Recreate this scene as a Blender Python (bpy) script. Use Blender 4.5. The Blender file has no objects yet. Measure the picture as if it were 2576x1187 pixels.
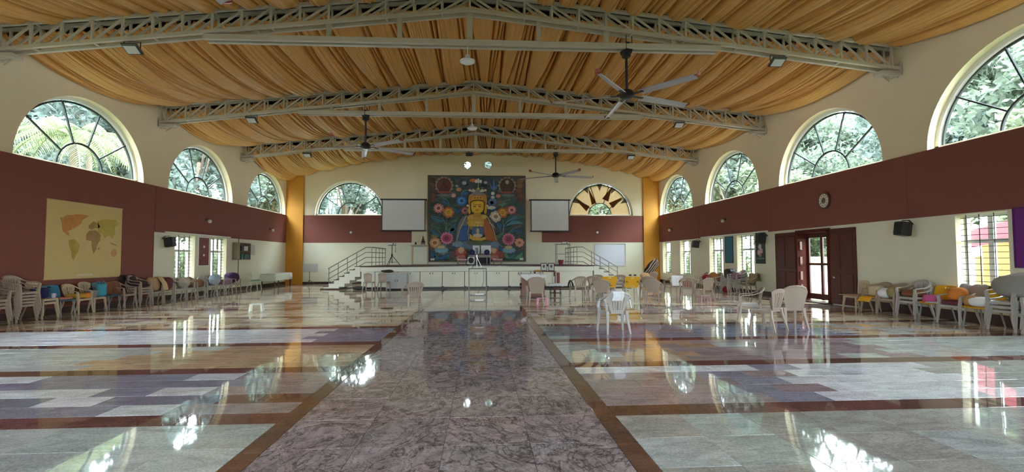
import bpy, bmesh, math, random
from mathutils import Vector, Matrix
from mathutils.geometry import tessellate_polygon
SC = bpy.context.scene
COL = SC.collection
PI = math.pi
# ------------------------------------------------------------------ camera, sky, exposure
def setup_camera():
    pit, yaw, roll = 0.0456, 0.0604, -0.0035
    f = Vector((math.sin(yaw)*math.cos(pit), math.cos(yaw)*math.cos(pit), math.sin(pit)))
    r0 = Vector((math.cos(yaw), -math.sin(yaw), 0)); u0 = r0.cross(f)
    r = math.cos(roll)*r0 + math.sin(roll)*u0
    u = -math.sin(roll)*r0 + math.cos(roll)*u0
    cd = bpy.data.cameras.new('camera'); cam = bpy.data.objects.new('camera', cd); COL.objects.link(cam)
    m = Matrix((r, u, -f)).transposed().to_4x4(); m.translation = Vector((0.3071, 0, 1.5))
    cam.matrix_world = m
    cd.sensor_width = 36; cd.lens = 1258.76/2576*36; cd.clip_start = .05; cd.clip_end = 300
    SC.camera = cam
setup_camera()
world = bpy.data.worlds.new('overcast_sky'); SC.world = world; world.use_nodes = True
bgn = world.node_tree.nodes['Background']
bgn.inputs[0].default_value = (0.84, 0.93, 1.0, 1); bgn.inputs[1].default_value = 9.0
SC.view_settings.view_transform = 'Standard'; SC.view_settings.look = 'None'
SC.view_settings.gamma = 1.0; SC.view_settings.use_curve_mapping = False
SC.view_settings.exposure = 1.95
cy = SC.cycles
cy.use_denoising = True
cy.use_adaptive_sampling = True; cy.adaptive_threshold = 0.015
cy.max_bounces = 9; cy.diffuse_bounces = 6; cy.glossy_bounces = 3; cy.transmission_bounces = 3
cy.transparent_max_bounces = 10; cy.caustics_reflective = False; cy.caustics_refractive = False
cy.sample_clamp_indirect = 6.0

W = 11.64; YB = 31.4; YR = -4.0; TH = .36         # hall half width, back wall, rear wall, wall thickness
ZT, ZB = 4.22, 2.53                                # maroon band
rnd = random.Random(7)

# ------------------------------------------------------------------ materials
MATS = {}
def pbr(name, rgb, rough=.6, var=0.0, scale=8.0, metal=0.0, bump=0.0, bscale=40.0, spec=None, coat=0.0):
    if name in MATS: return MATS[name]
    m = bpy.data.materials.new(name); m.use_nodes = True; nt = m.node_tree; b = nt.nodes['Principled BSDF']
    b.inputs['Base Color'].default_value = (*rgb, 1); b.inputs['Roughness'].default_value = rough
    b.inputs['Metallic'].default_value = metal
    if coat: b.inputs['Coat Weight'].default_value = coat; b.inputs['Coat Roughness'].default_value = .08
    if spec is not None: b.inputs['Specular IOR Level'].default_value = spec
    tc = nt.nodes.new('ShaderNodeTexCoord')
    if var:
        n = nt.nodes.new('ShaderNodeTexNoise'); n.inputs['Scale'].default_value = scale; n.inputs['Detail'].default_value = 5
        nt.links.new(tc.outputs['Object'], n.inputs['Vector'])
        mx = nt.nodes.new('ShaderNodeMix'); mx.data_type = 'RGBA'
        mx.inputs[6].default_value = (*[max(0, c*(1-var)) for c in rgb], 1); mx.inputs[7].default_value = (*[min(1, c*(1+var)) for c in rgb], 1)
        nt.links.new(n.outputs['Fac'], mx.inputs[0]); nt.links.new(mx.outputs[2], b.inputs['Base Color'])
    if bump:
        n2 = nt.nodes.new('ShaderNodeTexNoise'); n2.inputs['Scale'].default_value = bscale; n2.inputs['Detail'].default_value = 4
        nt.links.new(tc.outputs['Object'], n2.inputs['Vector'])
        bp = nt.nodes.new('ShaderNodeBump'); bp.inputs['Strength'].default_value = bump; bp.inputs['Distance'].default_value = .01
        nt.links.new(n2.outputs['Fac'], bp.inputs['Height']); nt.links.new(bp.outputs['Normal'], b.inputs['Normal'])
    MATS[name] = m
    return m

def srgb(r, g, b):
    f = lambda c: (c/255/12.92) if c <= 10 else ((c/255+.055)/1.055)**2.4
    return (f(r), f(g), f(b))

def granite(name, swirl):
    """polished stone: tile tone from the mesh colour, veins and specks from noise shifted tile by tile"""
    m = bpy.data.materials.new(name); m.use_nodes = True; nt = m.node_tree; N = nt.nodes; L = nt.links
    b = N['Principled BSDF']
    at = N.new('ShaderNodeAttribute'); at.attribute_name = 'tone'
    ge = N.new('ShaderNodeNewGeometry')
    off = N.new('ShaderNodeMath'); off.operation = 'MULTIPLY'; off.inputs[1].default_value = 40; L.new(at.outputs['Alpha'], off.inputs[0])
    ad = N.new('ShaderNodeVectorMath'); ad.operation = 'ADD'; L.new(ge.outputs['Position'], ad.inputs[0]); L.new(off.outputs[0], ad.inputs[1])
    mp = N.new('ShaderNodeMapping'); mp.inputs['Scale'].default_value = (1.0, .75, 1.0) if swirl else (.8, 2.0, 1.0)
    L.new(ad.outputs[0], mp.inputs['Vector'])
    def noise(scale, detail, dist, rough=.5, src=mp):
        n = N.new('ShaderNodeTexNoise'); n.inputs['Scale'].default_value = scale; n.inputs['Detail'].default_value = detail
        n.inputs['Distortion'].default_value = dist; n.inputs['Roughness'].default_value = rough; L.new(src.outputs[0], n.inputs['Vector']); return n
    def rng(sock, a0, a1, b0, b1):
        r = N.new('ShaderNodeMapRange'); r.interpolation_type = 'SMOOTHSTEP'
        for i, q in zip((1, 2, 3, 4), (a0, a1, b0, b1)): r.inputs[i].default_value = q
        L.new(sock, r.inputs[0]); return r.outputs[0]
    def mul(a_, b_): 
        q = N.new('ShaderNodeMath'); q.operation = 'MULTIPLY'; L.new(a_, q.inputs[0]); L.new(b_, q.inputs[1]); return q.outputs[0]
    def vein(scale, dist, w, lo):
        n = noise(scale, 5, dist, .6); s = N.new('ShaderNodeMath'); s.operation = 'SUBTRACT'; s.inputs[1].default_value = .5; L.new(n.outputs['Fac'], s.inputs[0])
        q = N.new('ShaderNodeMath'); q.operation = 'ABSOLUTE'; L.new(s.outputs[0], q.inputs[0]); return rng(q.outputs[0], 0, w, lo, 1)
    v = mul(vein(1.3, 3.6, .035, .42), vein(2.8, 2.8, .035, .55)) if swirl else vein(1.5, 1.6, .03, .80)
    v = mul(v, rng(noise(3.2 if swirl else 2.0, 4, 2.5 if swirl else 1).outputs['Fac'], .3, .7, .74 if swirl else .82, 1.2 if swirl else 1.14))
    v = mul(v, rng(noise(55, 3, 0, .5, ad).outputs['Fac'], .3, .7, .82, 1.16))
    sc = N.new('ShaderNodeVectorMath'); sc.operation = 'SCALE'
    L.new(at.outputs['Color'], sc.inputs[0]); L.new(v, sc.inputs['Scale'])
    L.new(sc.outputs[0], b.inputs['Base Color'])
    b.inputs['Roughness'].default_value = .035; b.inputs['IOR'].default_value = 1.5
    return m

def glass_mat(name, tint, refl=.06, rough=0.0):
    if name in MATS: return MATS[name]
    m = bpy.data.materials.new(name); m.use_nodes = True; nt = m.node_tree; N = nt.nodes; L = nt.links
    N.remove(N['Principled BSDF'])
    tr = N.new('ShaderNodeBsdfTransparent'); tr.inputs[0].default_value = (*tint, 1)
    gl = N.new('ShaderNodeBsdfGlossy'); gl.inputs['Roughness'].default_value = rough
    fr = N.new('ShaderNodeFresnel'); fr.inputs[0].default_value = 1.45
    ge = N.new('ShaderNodeNewGeometry'); iv = N.new('ShaderNodeMath'); iv.operation = 'SUBTRACT'; iv.inputs[0].default_value = 1; L.new(ge.outputs['Backfacing'], iv.inputs[1])
    fm = N.new('ShaderNodeMath'); fm.operation = 'MULTIPLY'; L.new(fr.outputs[0], fm.inputs[0]); L.new(iv.outputs[0], fm.inputs[1])   # only the outer face of a pane mirrors
    mx = N.new('ShaderNodeMixShader'); L.new(fm.outputs[0], mx.inputs[0]); L.new(tr.outputs[0], mx.inputs[1]); L.new(gl.outputs[0], mx.inputs[2])
    L.new(mx.outputs[0], N['Material Output'].inputs[0])
    MATS[name] = m
    return m
def frosted(name, rgb, keep=.25):
    """coloured art glass: light diffuses through it"""
    if name in MATS: return MATS[name]
    m = bpy.data.materials.new(name); m.use_nodes = True; nt = m.node_tree; N = nt.nodes; L = nt.links
    N.remove(N['Principled BSDF'])
    tr = N.new('ShaderNodeBsdfTransparent'); tr.inputs[0].default_value = (*rgb, 1)
    tl = N.new('ShaderNodeBsdfTranslucent'); tl.inputs[0].default_value = (*rgb, 1)
    mx = N.new('ShaderNodeMixShader'); mx.inputs[0].default_value = 1-keep
    L.new(tr.outputs[0], mx.inputs[1]); L.new(tl.outputs[0], mx.inputs[2]); L.new(mx.outputs[0], N['Material Output'].inputs[0])
    MATS[name] = m
    return m
def leaf_mat(name, rgb):
    m = bpy.data.materials.new(name); m.use_nodes = True; nt = m.node_tree; N = nt.nodes; L = nt.links
    N.remove(N['Principled BSDF'])
    ge = N.new('ShaderNodeNewGeometry')
    cr = N.new('ShaderNodeMix'); cr.data_type = 'RGBA'
    cr.inputs[6].default_value = (*[c*.55 for c in rgb], 1); cr.inputs[7].default_value = (*[min(1, c*1.5) for c in rgb], 1)
    L.new(ge.outputs['Random Per Island'], cr.inputs[0])
    df = N.new('ShaderNodeBsdfDiffuse'); tl = N.new('ShaderNodeBsdfTranslucent'); mx = N.new('ShaderNodeMixShader'); mx.inputs[0].default_value = .45
    L.new(cr.outputs[2], df.inputs[0]); L.new(cr.outputs[2], tl.inputs[0]); L.new(df.outputs[0], mx.inputs[1]); L.new(tl.outputs[0], mx.inputs[2])
    L.new(mx.outputs[0], N['Material Output'].inputs[0])
    MATS[name] = m
    return m

M = dict(
    cream=pbr('cream_wall_paint', (.74, .66, .47), .75, .05, 1.5),
    cream_low=pbr('pale_green_cream_paint', (.72, .72, .58), .7, .04, 1.5),
    maroon=pbr('maroon_textured_panel', (.21, .068, .052), .8, .12, 30, bump=.3, bscale=120),
    yellow=pbr('ochre_pillar_paint', (.60, .27, .022), .6, .06, 2),
    truss=pbr('painted_steel', (.52, .485, .42), .45, .08, 6),
    gold=pbr('gold_satin_fabric', (.66, .355, .09), .46, .10, 3.0, bump=.25, bscale=220),
    baseb=pbr('dark_granite_skirting', (.055, .03, .028), .25, .3, 10),
    white=pbr('white_frame', (.78, .80, .76), .4),
    black=pbr('matt_black', (.012, .012, .014), .45),
    dark=pbr('dark_grey_metal', (.06, .06, .06), .4, metal=.6),
    steel=pbr('stainless_steel', (.55, .56, .57), .22, metal=1.0),
    lead=pbr('grey_muntin', (.06, .07, .07), .8, spec=.05),
    wood=pbr('dark_red_wood', (.085, .018, .013), .35, .35, 5),
    woodf=pbr('matt_dark_red_wood', (.085, .018, .013), .75, .3, 5, spec=.2),
    woodm=pbr('brown_wood', (.20, .065, .03), .35, .25, 6),
    roofm=pbr('roof_sheet', (.10, .09, .08), .6),
    stage=pbr('stage_paint', (.74, .75, .65), .55, .03, 2),
    deckm=pbr('stage_carpet', (.14, .07, .055), .9, .2, 20),
    screen=pbr('projection_screen_white', (.66, .67, .66), .8),
    glass=glass_mat('clear_pane', (.93, .97, .96)),
    beige=pbr('beige_plastic', (.36, .28, .225), .34, .04, 5), cream_p=pbr('cream_plastic', (.48, .38, .265), .34, .04, 5),
    grey_p=pbr('pale_grey_plastic', (.42, .39, .365), .34, .04, 5), yellow_p=pbr('yellow_plastic', (.74, .40, .02), .35, .04, 5),
    blue_p=pbr('blue_plastic', (.03, .17, .28), .35, .04, 5), mint_p=pbr('mint_plastic', (.62, .60, .45), .35, .04, 5),
    pink_p=pbr('pink_plastic', (.66, .27, .42), .35), whitecloth=pbr('white_cloth', (.76, .77, .80), .85, .05, 9, bump=.3, bscale=30),
    soil=pbr('lawn_ground', (.07, .10, .035), .95, .4, 1.2), bark=pbr('tree_bark', (.11, .085, .06), .9, .3, 6),
)
M['granite'] = granite('polished_granite', False); M['swirl'] = granite('swirled_granite', True)
M['leafa'] = leaf_mat('leaf_green', (.125, .16, .12)); M['leafb'] = leaf_mat('leaf_bluegreen', (.12, .155, .138)); M['leafc'] = leaf_mat('leaf_yellowgreen', (.155, .19, .125))
M['frond'] = leaf_mat('palm_leaf', (.20, .24, .13))

# ------------------------------------------------------------------ mesh builder
class MB:
    def __init__(s): s.v = []; s.f = []
    def add(s, vs, fs):
        o = len(s.v); s.v += [tuple(p) for p in vs]; s.f += [tuple(i+o for i in q) for q in fs]; return s
    def box(s, x0, x1, y0, y1, z0, z1, c=0.0, mat=None):
        if c <= 0:
            vs = [(x, y, z) for z in (z0, z1) for y in (y0, y1) for x in (x0, x1)]
            fs = [(0, 2, 3, 1), (4, 5, 7, 6), (0, 1, 5, 4), (2, 6, 7, 3), (0, 4, 6, 2), (1, 3, 7, 5)]
        else:
            vs = []
            for z, i in ((z0, c), (z0+c, 0), (z1-c, 0), (z1, c)):
                vs += [(x0+i, y0+i, z), (x1-i, y0+i, z), (x1-i, y1-i, z), (x0+i, y1-i, z)]
            fs = [(3, 2, 1, 0), (12, 13, 14, 15)]
            for k in range(3):
                for j in range(4): fs.append((k*4+j, k*4+(j+1) % 4, k*4+4+(j+1) % 4, k*4+4+j))
        if mat is not None: vs = [mat @ Vector(p) for p in vs]
        return s.add(vs, fs)
    def tube(s, pts, r, n=8, cap=True):
        pts = [Vector(p) for p in pts]; rs = r if isinstance(r, (list, tuple)) else [r]*len(pts)
        vs = []; fs = []
        up = None
        for i, p in enumerate(pts):
            t = (pts[min(i+1, len(pts)-1)]-pts[max(i-1, 0)]).normalized()
            if up is None:
                up = Vector((0, 0, 1)) if abs(t.z) < .9 else Vector((1, 0, 0))
            a = t.cross(up).normalized(); b = a.cross(t).normalized(); up = b
            for k in range(n):
                an = 2*PI*(k+.5)/n; vs.append(p+(a*math.cos(an)+b*math.sin(an))*rs[i])
        for i in range(len(pts)-1):
            for k in range(n): fs.append((i*n+k, i*n+(k+1) % n, (i+1)*n+(k+1) % n, (i+1)*n+k))
        if cap: fs.append(tuple(range(n-1, -1, -1))); fs.append(tuple((len(pts)-1)*n+k for k in range(n)))
        return s.add(vs, fs)
    def strip(s, pts, w, t, side):
        """rectangular sweep; side = width direction (vector or list), w/t numbers or lists"""
        pts = [Vector(p) for p in pts]; n = len(pts)
        w = w if isinstance(w, (list, tuple)) else [w]*n; t = t if isinstance(t, (list, tuple)) else [t]*n
        sd = side if isinstance(side, list) else [side]*n
        vs = []; fs = []
        for i, p in enumerate(pts):
            tg = (pts[min(i+1, n-1)]-pts[max(i-1, 0)]).normalized()
            a = Vector(sd[i]); a = (a-tg*a.dot(tg)).normalized(); b = tg.cross(a).normalized()
            for sx, sy in ((-1, -1), (1, -1), (1, 1), (-1, 1)): vs.append(p+a*sx*w[i]/2+b*sy*t[i]/2)
        for i in range(n-1):
            for k in range(4): fs.append((i*4+k, i*4+(k+1) % 4, i*4+4+(k+1) % 4, i*4+4+k))
        fs.append((3, 2, 1, 0)); fs.append(tuple((n-1)*4+k for k in range(4)))
        return s.add(vs, fs)
    def ell(s, c, r, nu=12, nv=8, mat=None, e=1.0):
        vs = []; fs = []
        sg = lambda q: math.copysign(abs(q)**e, q)
        for j in range(1, nv):
            th = PI*j/nv
            for i in range(nu):
                ph = 2*PI*i/nu
                p = Vector((sg(math.sin(th))*sg(math.cos(ph))*r[0], sg(math.sin(th))*sg(math.sin(ph))*r[1], sg(math.cos(th))*r[2]))
                vs.append((mat @ p if mat is not None else p)+Vector(c))
        top = Vector((0, 0, r[2])); bot = -top
        if mat is not None: top, bot = mat @ top, mat @ bot
        vs.append(top+Vector(c)); vs.append(bot+Vector(c))
        for j in range(nv-2):
            for i in range(nu): fs.append((j*nu+i, (j+1)*nu+i, (j+1)*nu+(i+1) % nu, j*nu+(i+1) % nu))
        T = len(vs)-2
        for i in range(nu):
            fs.append((T, i, (i+1) % nu)); fs.append((T+1, (nv-2)*nu+(i+1) % nu, (nv-2)*nu+i))
        return s.add(vs, fs)
    def lathe(s, prof, c=(0, 0, 0), n=16):
        vs = []; fs = []
        for r, z in prof:
            for k in range(n): vs.append((c[0]+r*math.cos(2*PI*k/n), c[1]+r*math.sin(2*PI*k/n), c[2]+z))
        for i in range(len(prof)-1):
            for k in range(n): fs.append((i*n+k, i*n+(k+1) % n, (i+1)*n+(k+1) % n, (i+1)*n+k))
        fs.append(tuple(range(n-1, -1, -1))); fs.append(tuple((len(prof)-1)*n+k for k in range(n)))
        return s.add(vs, fs)
    def sheet(s, fn, nu, nv, t=0.0, skip=None):
        """fn(u,v)->point for u,v in 0..1, given thickness t along the normal; skip(i,j) leaves a hole"""
        P = [[Vector(fn(i/nu, j/nv)) for i in range(nu+1)] for j in range(nv+1)]
        vs = []; fs = []; idx = lambda i, j: j*(nu+1)+i
        Nn = []
        for j in range(nv+1):
            for i in range(nu+1):
                a = P[j][min(i+1, nu)]-P[j][max(i-1, 0)]; b = P[min(j+1, nv)][i]-P[max(j-1, 0)][i]
                n = a.cross(b); Nn.append(n.normalized() if n.length > 1e-9 else Vector((0, 0, 1)))
        flat = [p for row in P for p in row]
        if t == 0:
            return s.add(flat, [(idx(i, j), idx(i+1, j), idx(i+1, j+1), idx(i, j+1)) for j in range(nv) for i in range(nu) if not (skip and skip(i, j))])
        K = len(flat); vs = [p+n*t/2 for p, n in zip(flat, Nn)]+[p-n*t/2 for p, n in zip(flat, Nn)]
        cells = {(i, j) for j in range(nv) for i in range(nu) if not (skip and skip(i, j))}
        for i, j in cells:
            a, b, c, d = idx(i, j), idx(i+1, j), idx(i+1, j+1), idx(i, j+1)
            fs.append((a, b, c, d)); fs.append((d+K, c+K, b+K, a+K))
            for (di, dj, p, q) in ((0, -1, a, b), (1, 0, b, c), (0, 1, c, d), (-1, 0, d, a)):
                if (i+di, j+dj) not in cells: fs.append((q, p, p+K, q+K))
        return s.add(vs, fs)
    def poly(s, pts2, to3, d0, d1, bev=0.0):
        """extruded flat outline; to3(u,v,depth)->point; front at d1, bevelled ring"""
        n = len(pts2); cu = sum(p[0] for p in pts2)/n; cv = sum(p[1] for p in pts2)/n
        vs = [to3(u, v, d0) for u, v in pts2]
        if bev:
            vs += [to3(u, v, d0+(d1-d0)*.55) for u, v in pts2]
            vs += [to3(cu+(u-cu)*(1-bev), cv+(v-cv)*(1-bev), d1) for u, v in pts2]
        else: vs += [to3(u, v, d1) for u, v in pts2]
        L = 3 if bev else 2
        fs = [((k*n)+i, (k*n)+(i+1) % n, (k+1)*n+(i+1) % n, (k+1)*n+i) for k in range(L-1) for i in range(n)]
        fs.append(tuple((L-1)*n+i for i in range(n)))
        return s.add(vs, fs)
    def mesh(s, name, smooth=False, fix=True):
        me = bpy.data.meshes.new(name); me.from_pydata(s.v, [], s.f)
        if fix:
            bm = bmesh.new(); bm.from_mesh(me); bmesh.ops.recalc_face_normals(bm, faces=bm.faces); bm.to_mesh(me); bm.free()
        if smooth:
            me.polygons.foreach_set('use_smooth', [True]*len(me.polygons))
            if smooth == 'auto': 
                try: me.set_sharp_from_angle(angle=math.radians(38))
                except Exception: pass
        return me
    def build(s, name, mat, parent=None, smooth=False, loc=None, fix=True, rotz=0):
        me = s.mesh(name, smooth, fix); me.materials.append(mat)
        return link(name, me, parent, loc, rotz)
def link(name, me, parent=None, loc=None, rotz=0):
    o = bpy.data.objects.new(name, me); COL.objects.link(o)
    if parent: o.parent = parent
    if loc: o.location = loc
    if rotz: o.rotation_euler = (0, 0, rotz)
    return o
def tag(o, label=None, cat=None, group=None, kind=None):
    if label: o['label'] = label
    if cat: o['category'] = cat
    if group: o['group'] = group
    if kind: o['kind'] = kind
    return o
def thing(name, label, cat, loc=(0, 0, 0), rz=0, group=None):
    o = bpy.data.objects.new(name, None); COL.objects.link(o); o.location = loc; o.rotation_euler = (0, 0, rz)
    o.empty_display_size = .1
    return tag(o, label, cat, group)
KIDS = {}
def copy_tree(o, parent=None):
    c = o.copy(); COL.objects.link(c)
    if parent: c.parent = parent
    for ch in o.children: copy_tree(ch, c)
    return c
def setmat(o, mat):
    for ch in [o]+list(o.children_recursive):
        if ch.name.startswith('leg') and o.get('metal_legs'): continue
        if ch.type == 'MESH' and len(ch.material_slots):
            ch.material_slots[0].link = 'OBJECT'; ch.material_slots[0].material = mat
def portal(x, y, z, sx, sz, ax):
    """sampling guide in a window opening (gives no light of its own)"""
    ld = bpy.data.lights.new('window_portal', 'AREA'); ld.shape = 'RECTANGLE'; ld.size = sx; ld.size_y = sz; ld.cycles.is_portal = True
    o = bpy.data.objects.new('window_portal', ld); COL.objects.link(o); o.location = (x, y, z)
    o.rotation_euler = Vector(ax).to_track_quat('-Z', 'Z').to_euler()
# ------------------------------------------------------------------ walls
ARCH_Y = (3.1, 9.5, 15.88, 22.22, 28.7); AA, AB = 2.48, 2.16
def arch_pts(c, a, b, z0, n=36): return [(c+a*math.cos(PI*k/n), z0+b*math.sin(PI*k/n)) for k in range(n+1)]
def rect(u0, u1, z0, z1): return [(u0, z0), (u1, z0), (u1, z1), (u0, z1)]
def wall(name, outline, holes, to3, mat, th=TH):
    mb = MB(); loops = [outline]+holes
    flat = [p for l in loops for p in l]
    tris = tessellate_polygon([[Vector((p[0], p[1], 0)) for p in l] for l in loops])
    n = len(flat)
    vs = [to3(u, z, 0) for u, z in flat]+[to3(u, z, th) for u, z in flat]
    fs = [tuple(t) for t in tris]+[tuple(i+n for i in reversed(t)) for t in tris]
    o = 0
    for l in loops:
        k = len(l)
        for i in range(k): fs.append((o+i, o+(i+1) % k, o+(i+1) % k+n, o+i+n))
        o += k
    mb.add(vs, fs)
    return tag(mb.build(name, mat), kind='structure')
toL = lambda u, z, d: (-W-d, u, z)
toR = lambda u, z, d: (W+d, u, z)
toB = lambda u, z, d: (u, YB+d, z)
toF = lambda u, z, d: (u, YR-d, z)
LOWL = [(20.25, 21.62), (22.85, 24.2), (1.0, 2.4), (3.6, 5.0), (7.4, 8.8), (10.0, 11.4)]
LOWR = [(29.35, 30.75), (26.6, 28.0), (22.9, 24.3), (20.2, 21.6), (10.1, 11.3), (7.4, 8.8), (3.6, 5.0), (1.0, 2.4)]
DOOR = (15.68, 17.25)
hl = [arch_pts(c, AA, AB, ZT+.01) for c in ARCH_Y]+[rect(a, b, .6, 2.5) for a, b in LOWL]
hr = [arch_pts(c, AA, AB, ZT+.01) for c in ARCH_Y]+[rect(a, b, .6, 2.5) for a, b in LOWR]+[rect(DOOR[0], DOOR[1], .02, 2.4)]
wl = wall('wall_left', rect(YR, YB, -.1, 7.6), hl, toL, M['cream'])
wr = wall('wall_right', rect(YR, YB, -.1, 7.6), hr, toR, M['cream'])
def circ(cx, cz, r, n=24): return [(cx+r*math.cos(2*PI*k/n), cz+r*math.sin(2*PI*k/n)) for k in range(n)]
gable = [(-W-TH, -.1), (W+TH, -.1), (W+TH, 7.6), (0, 8.85), (-W-TH, 7.6)]
BW = (-7.86, 7.88); BR = 2.1
hb = [arch_pts(c, BR, BR+.06, ZT+.01) for c in BW]+[circ(-.6, 7.42, .26), circ(.71, 7.43, .26)]
wb = wall('wall_back', gable, hb, toB, M['cream'])
wf = wall('wall_rear', gable, [rect(-3, 3, .05, 2.7)], toF, M['cream'])
# lower paint coats (2.53 m down) are a cooler cream: thin skim boards fixed to the masonry
def skim(name, wallobj, outline, holes, to3, mat, th=.012, d=-.012):
    o = wall(name, outline, holes, lambda u, z, q: to3(u, z, q+d), mat, th)
    o.parent = wallobj; del o['kind']
    return o
skim('lower_skim', wl, rect(18.97, YB, .0, ZB), [rect(a, b, .6, 2.5) for a, b in LOWL[:2]], toL, M['cream_low'])
skim('lower_skim', wr, rect(YR+.1, YB, .0, ZB), [rect(a, b, .6, 2.5) for a, b in LOWR]+[rect(DOOR[0]-.02, DOOR[1]+.02, .01, 2.42)], toR, M['cream_low'])
skim('lower_skim', wb, rect(-W, W, .0, ZB), [], toB, M['cream_low'])
# maroon acoustic panels, seams at the bays
for (y0, y1, z0) in ((YR+.1, 6.4, .0), (6.41, 12.6, .0), (12.61, 18.96, .0), (18.98, 25.34, ZB), (25.36, YB-.02, ZB)):
    MB().box(-W-.002, -W+.035, y0, y1, z0, ZT, .006).build('panel', M['maroon'], wl)
for (y0, y1) in ((YR+.1, 6.4), (6.41, 12.6), (12.61, 18.92), (18.94, 25.42), (25.44, YB-.02)):
    MB().box(W-.035, W+.002, y0, y1, ZB, ZT, .006).build('panel', M['maroon'], wr)
MB().box(-10.62, -4.05, YB-.035, YB+.002, ZB, ZT, .006).build('panel', M['maroon'], wb)
MB().box(4.1, 10.62, YB-.035, YB+.002, ZB, ZT, .006).build('panel', M['maroon'], wb)
for s in (-1, 1):
    tag(MB().box(*sorted((s*10.62, s*W)), YB-.12, YB+.01, 0, 7.5, .01).build('pillar', M['yellow']), 'ochre yellow painted pillar in the far %s corner beside the %s' % (('left', 'white draped table') if s < 0 else ('right', 'whiteboard')), kind='structure')
    tag(MB().box(*sorted((s*(W-.03), s*(W+.01))), 18.97 if s < 0 else 17.3, YB-.13, 0, .17, .005).build('baseboard_left' if s < 0 else 'baseboard_right', M['baseb']), kind='structure')
tag(MB().box(-W+.01, W-.01, YB-.03, YB+.01, 0, .14, .005).build('baseboard_back', M['baseb']), kind='structure')
for (y0, y1) in ((YR, 14.45),): tag(MB().box(W-.05, W+.01, y0, y1, 0, .24, .005).build('baseboard_right', M['baseb']), kind='structure')
tag(MB().box(-W-.01, -W+.06, YR, 18.95, 0, .17, .005).build('baseboard_left', M['baseb']), kind='structure')
# pale curtain rails over the low windows, service conduits on the end wall
tag(MB().box(-W+.01, -W+.1, 19.55, 24.4, 2.53, 2.585, .008).build('trim_1', M['white']), kind='structure')
tag(MB().box(W-.1, W-.01, 19.1, 25.1, 2.53, 2.585, .008).build('trim_2', M['white']), kind='structure')
for i, x in enumerate((-3.69, 3.83)): tag(MB().box(x-.02, x+.02, YB-.03, YB-.012, 1.2, 6.9, .004).build('trim_%d' % (i+3), M['cream_low']), kind='structure')
tag(MB().box(-W+.013, -W+.03, 25.33, 25.36, .2, 4.2).build('trim_5', M['dark']), kind='structure')
# ------------------------------------------------------------------ windows
WN = [0]
def new_window():
    WN[0] += 1
    o = bpy.data.objects.new('window_%d' % WN[0], None); COL.objects.link(o)
    return tag(o, kind='structure')
def arch_window(c, a, b, z0, to3, side, pmat=None, sun=False):
    t = new_window(); D = TH-.1
    wdir = [Vector(to3(c+math.cos(PI*k/36), z0+math.sin(PI*k/36), 0))-Vector(to3(c, z0, 0)) for k in range(37)]
    arc = lambda A, B, d, z=z0: [to3(c+A*math.cos(PI*k/36), z+B*math.sin(PI*k/36), d) for k in range(37)]
    MB().strip(arc(a-.05, b-.05, D), .1, .1, wdir).build('frame', M['white'], t)
    MB().strip(arc(a-.15, b-.15, D+.03), .05, .05, wdir).build('inner_frame', M['lead'], t)
    p0, p1 = to3(c-a, z0+.04, D), to3(c+a, z0+.04, D)
    MB().strip([p0, p1], .08, .1, (0, 0, 1)).build('sill_frame', M['white'], t)
    ri = a*.355; rb = b*.375
    MB().strip(arc(ri, rb, D), .045, .05, wdir).build('arc_bar', M['lead'], t)
    angs = [PI*k/5 for k in range(6)]
    for an in angs[1:-1]:
        q0 = to3(c+ri*math.cos(an), z0+rb*math.sin(an), D); q1 = to3(c+(a-.14)*math.cos(an), z0+(b-.14)*math.sin(an), D)
        MB().strip([q0, q1], .035, .045, Vector(to3(c-math.sin(an), z0+math.cos(an), 0))-Vector(to3(c, z0, 0))).build('muntin', M['lead'], t)
    for k in range(5):
        pts = [(c+ri*math.cos(angs[k]+PI/5*j/6), z0+rb*math.sin(angs[k]+PI/5*j/6)) for j in range(7)]
        pts += [(c+(a-.13)*math.cos(angs[k+1]-PI/5*j/6), z0+(b-.13)*math.sin(angs[k+1]-PI/5*j/6)) for j in range(7)]
        MB().poly(pts, lambda u, z, d: to3(u, z, D-d), 0, .006).build('pane', pmat or M['glass'], t)
    MB().poly(arch_pts(c, ri, rb, z0, 18), lambda u, z, d: to3(u, z, D-d), 0, .006).build('pane', M['glass'], t)
    if sun:
        amb = frosted('orange_art_glass', (.085, .034, .009), .03)
        for an, w0, r0, r1 in ((146, .12, .42, .95), (113, .10, .40, .92), (66, .14, .50, .96), (38, .13, .46, .93)):
            an = math.radians(an); ca, sa = math.cos(an), math.sin(an)
            base = [(r0*ca-w0*sa, r0*sa+w0*ca), (r0*ca+w0*.5*sa, r0*sa-w0*.5*ca), (r1*ca, r1*sa)]
            MB().poly([(c+x*a, z0+y*b) for x, y in base], lambda u, z, d: to3(u, z, D-.012-d), 0, .008).build('sun_ray', amb, t)
        for an in (150, 118, 90, 62, 30):
            an = math.radians(an); ca, sa = math.cos(an), math.sin(an)
            base = [(.97*ca-.09*sa, .97*sa+.09*ca), (.97*ca+.09*sa, .97*sa-.09*ca), (.74*ca, .74*sa)]
            MB().poly([(c+x*a, z0+y*b) for x, y in base], lambda u, z, d: to3(u, z, D-.014-d), 0, .008).build('white_ray', frosted('white_art_glass', (.12, .13, .14), .3), t)
    q = Vector(to3(c, z0+b/2, TH+.02)); n = Vector(to3(c, z0, 0))-Vector(to3(c, z0, 1))
    portal(q.x, q.y, q.z, 2*a, b, n)
    return t
for c in ARCH_Y:
    arch_window(c, AA, AB, ZT+.01, toL, -1)
    arch_window(c, AA, AB, ZT+.01, toR, 1)
arch_window(BW[0], BR, BR+.06, ZT+.01, toB, 0)
arch_window(BW[1], BR, BR+.06, ZT+.01, toB, 0, frosted('amber_art_glass', (.095, .066, .032), .03), True)
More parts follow.
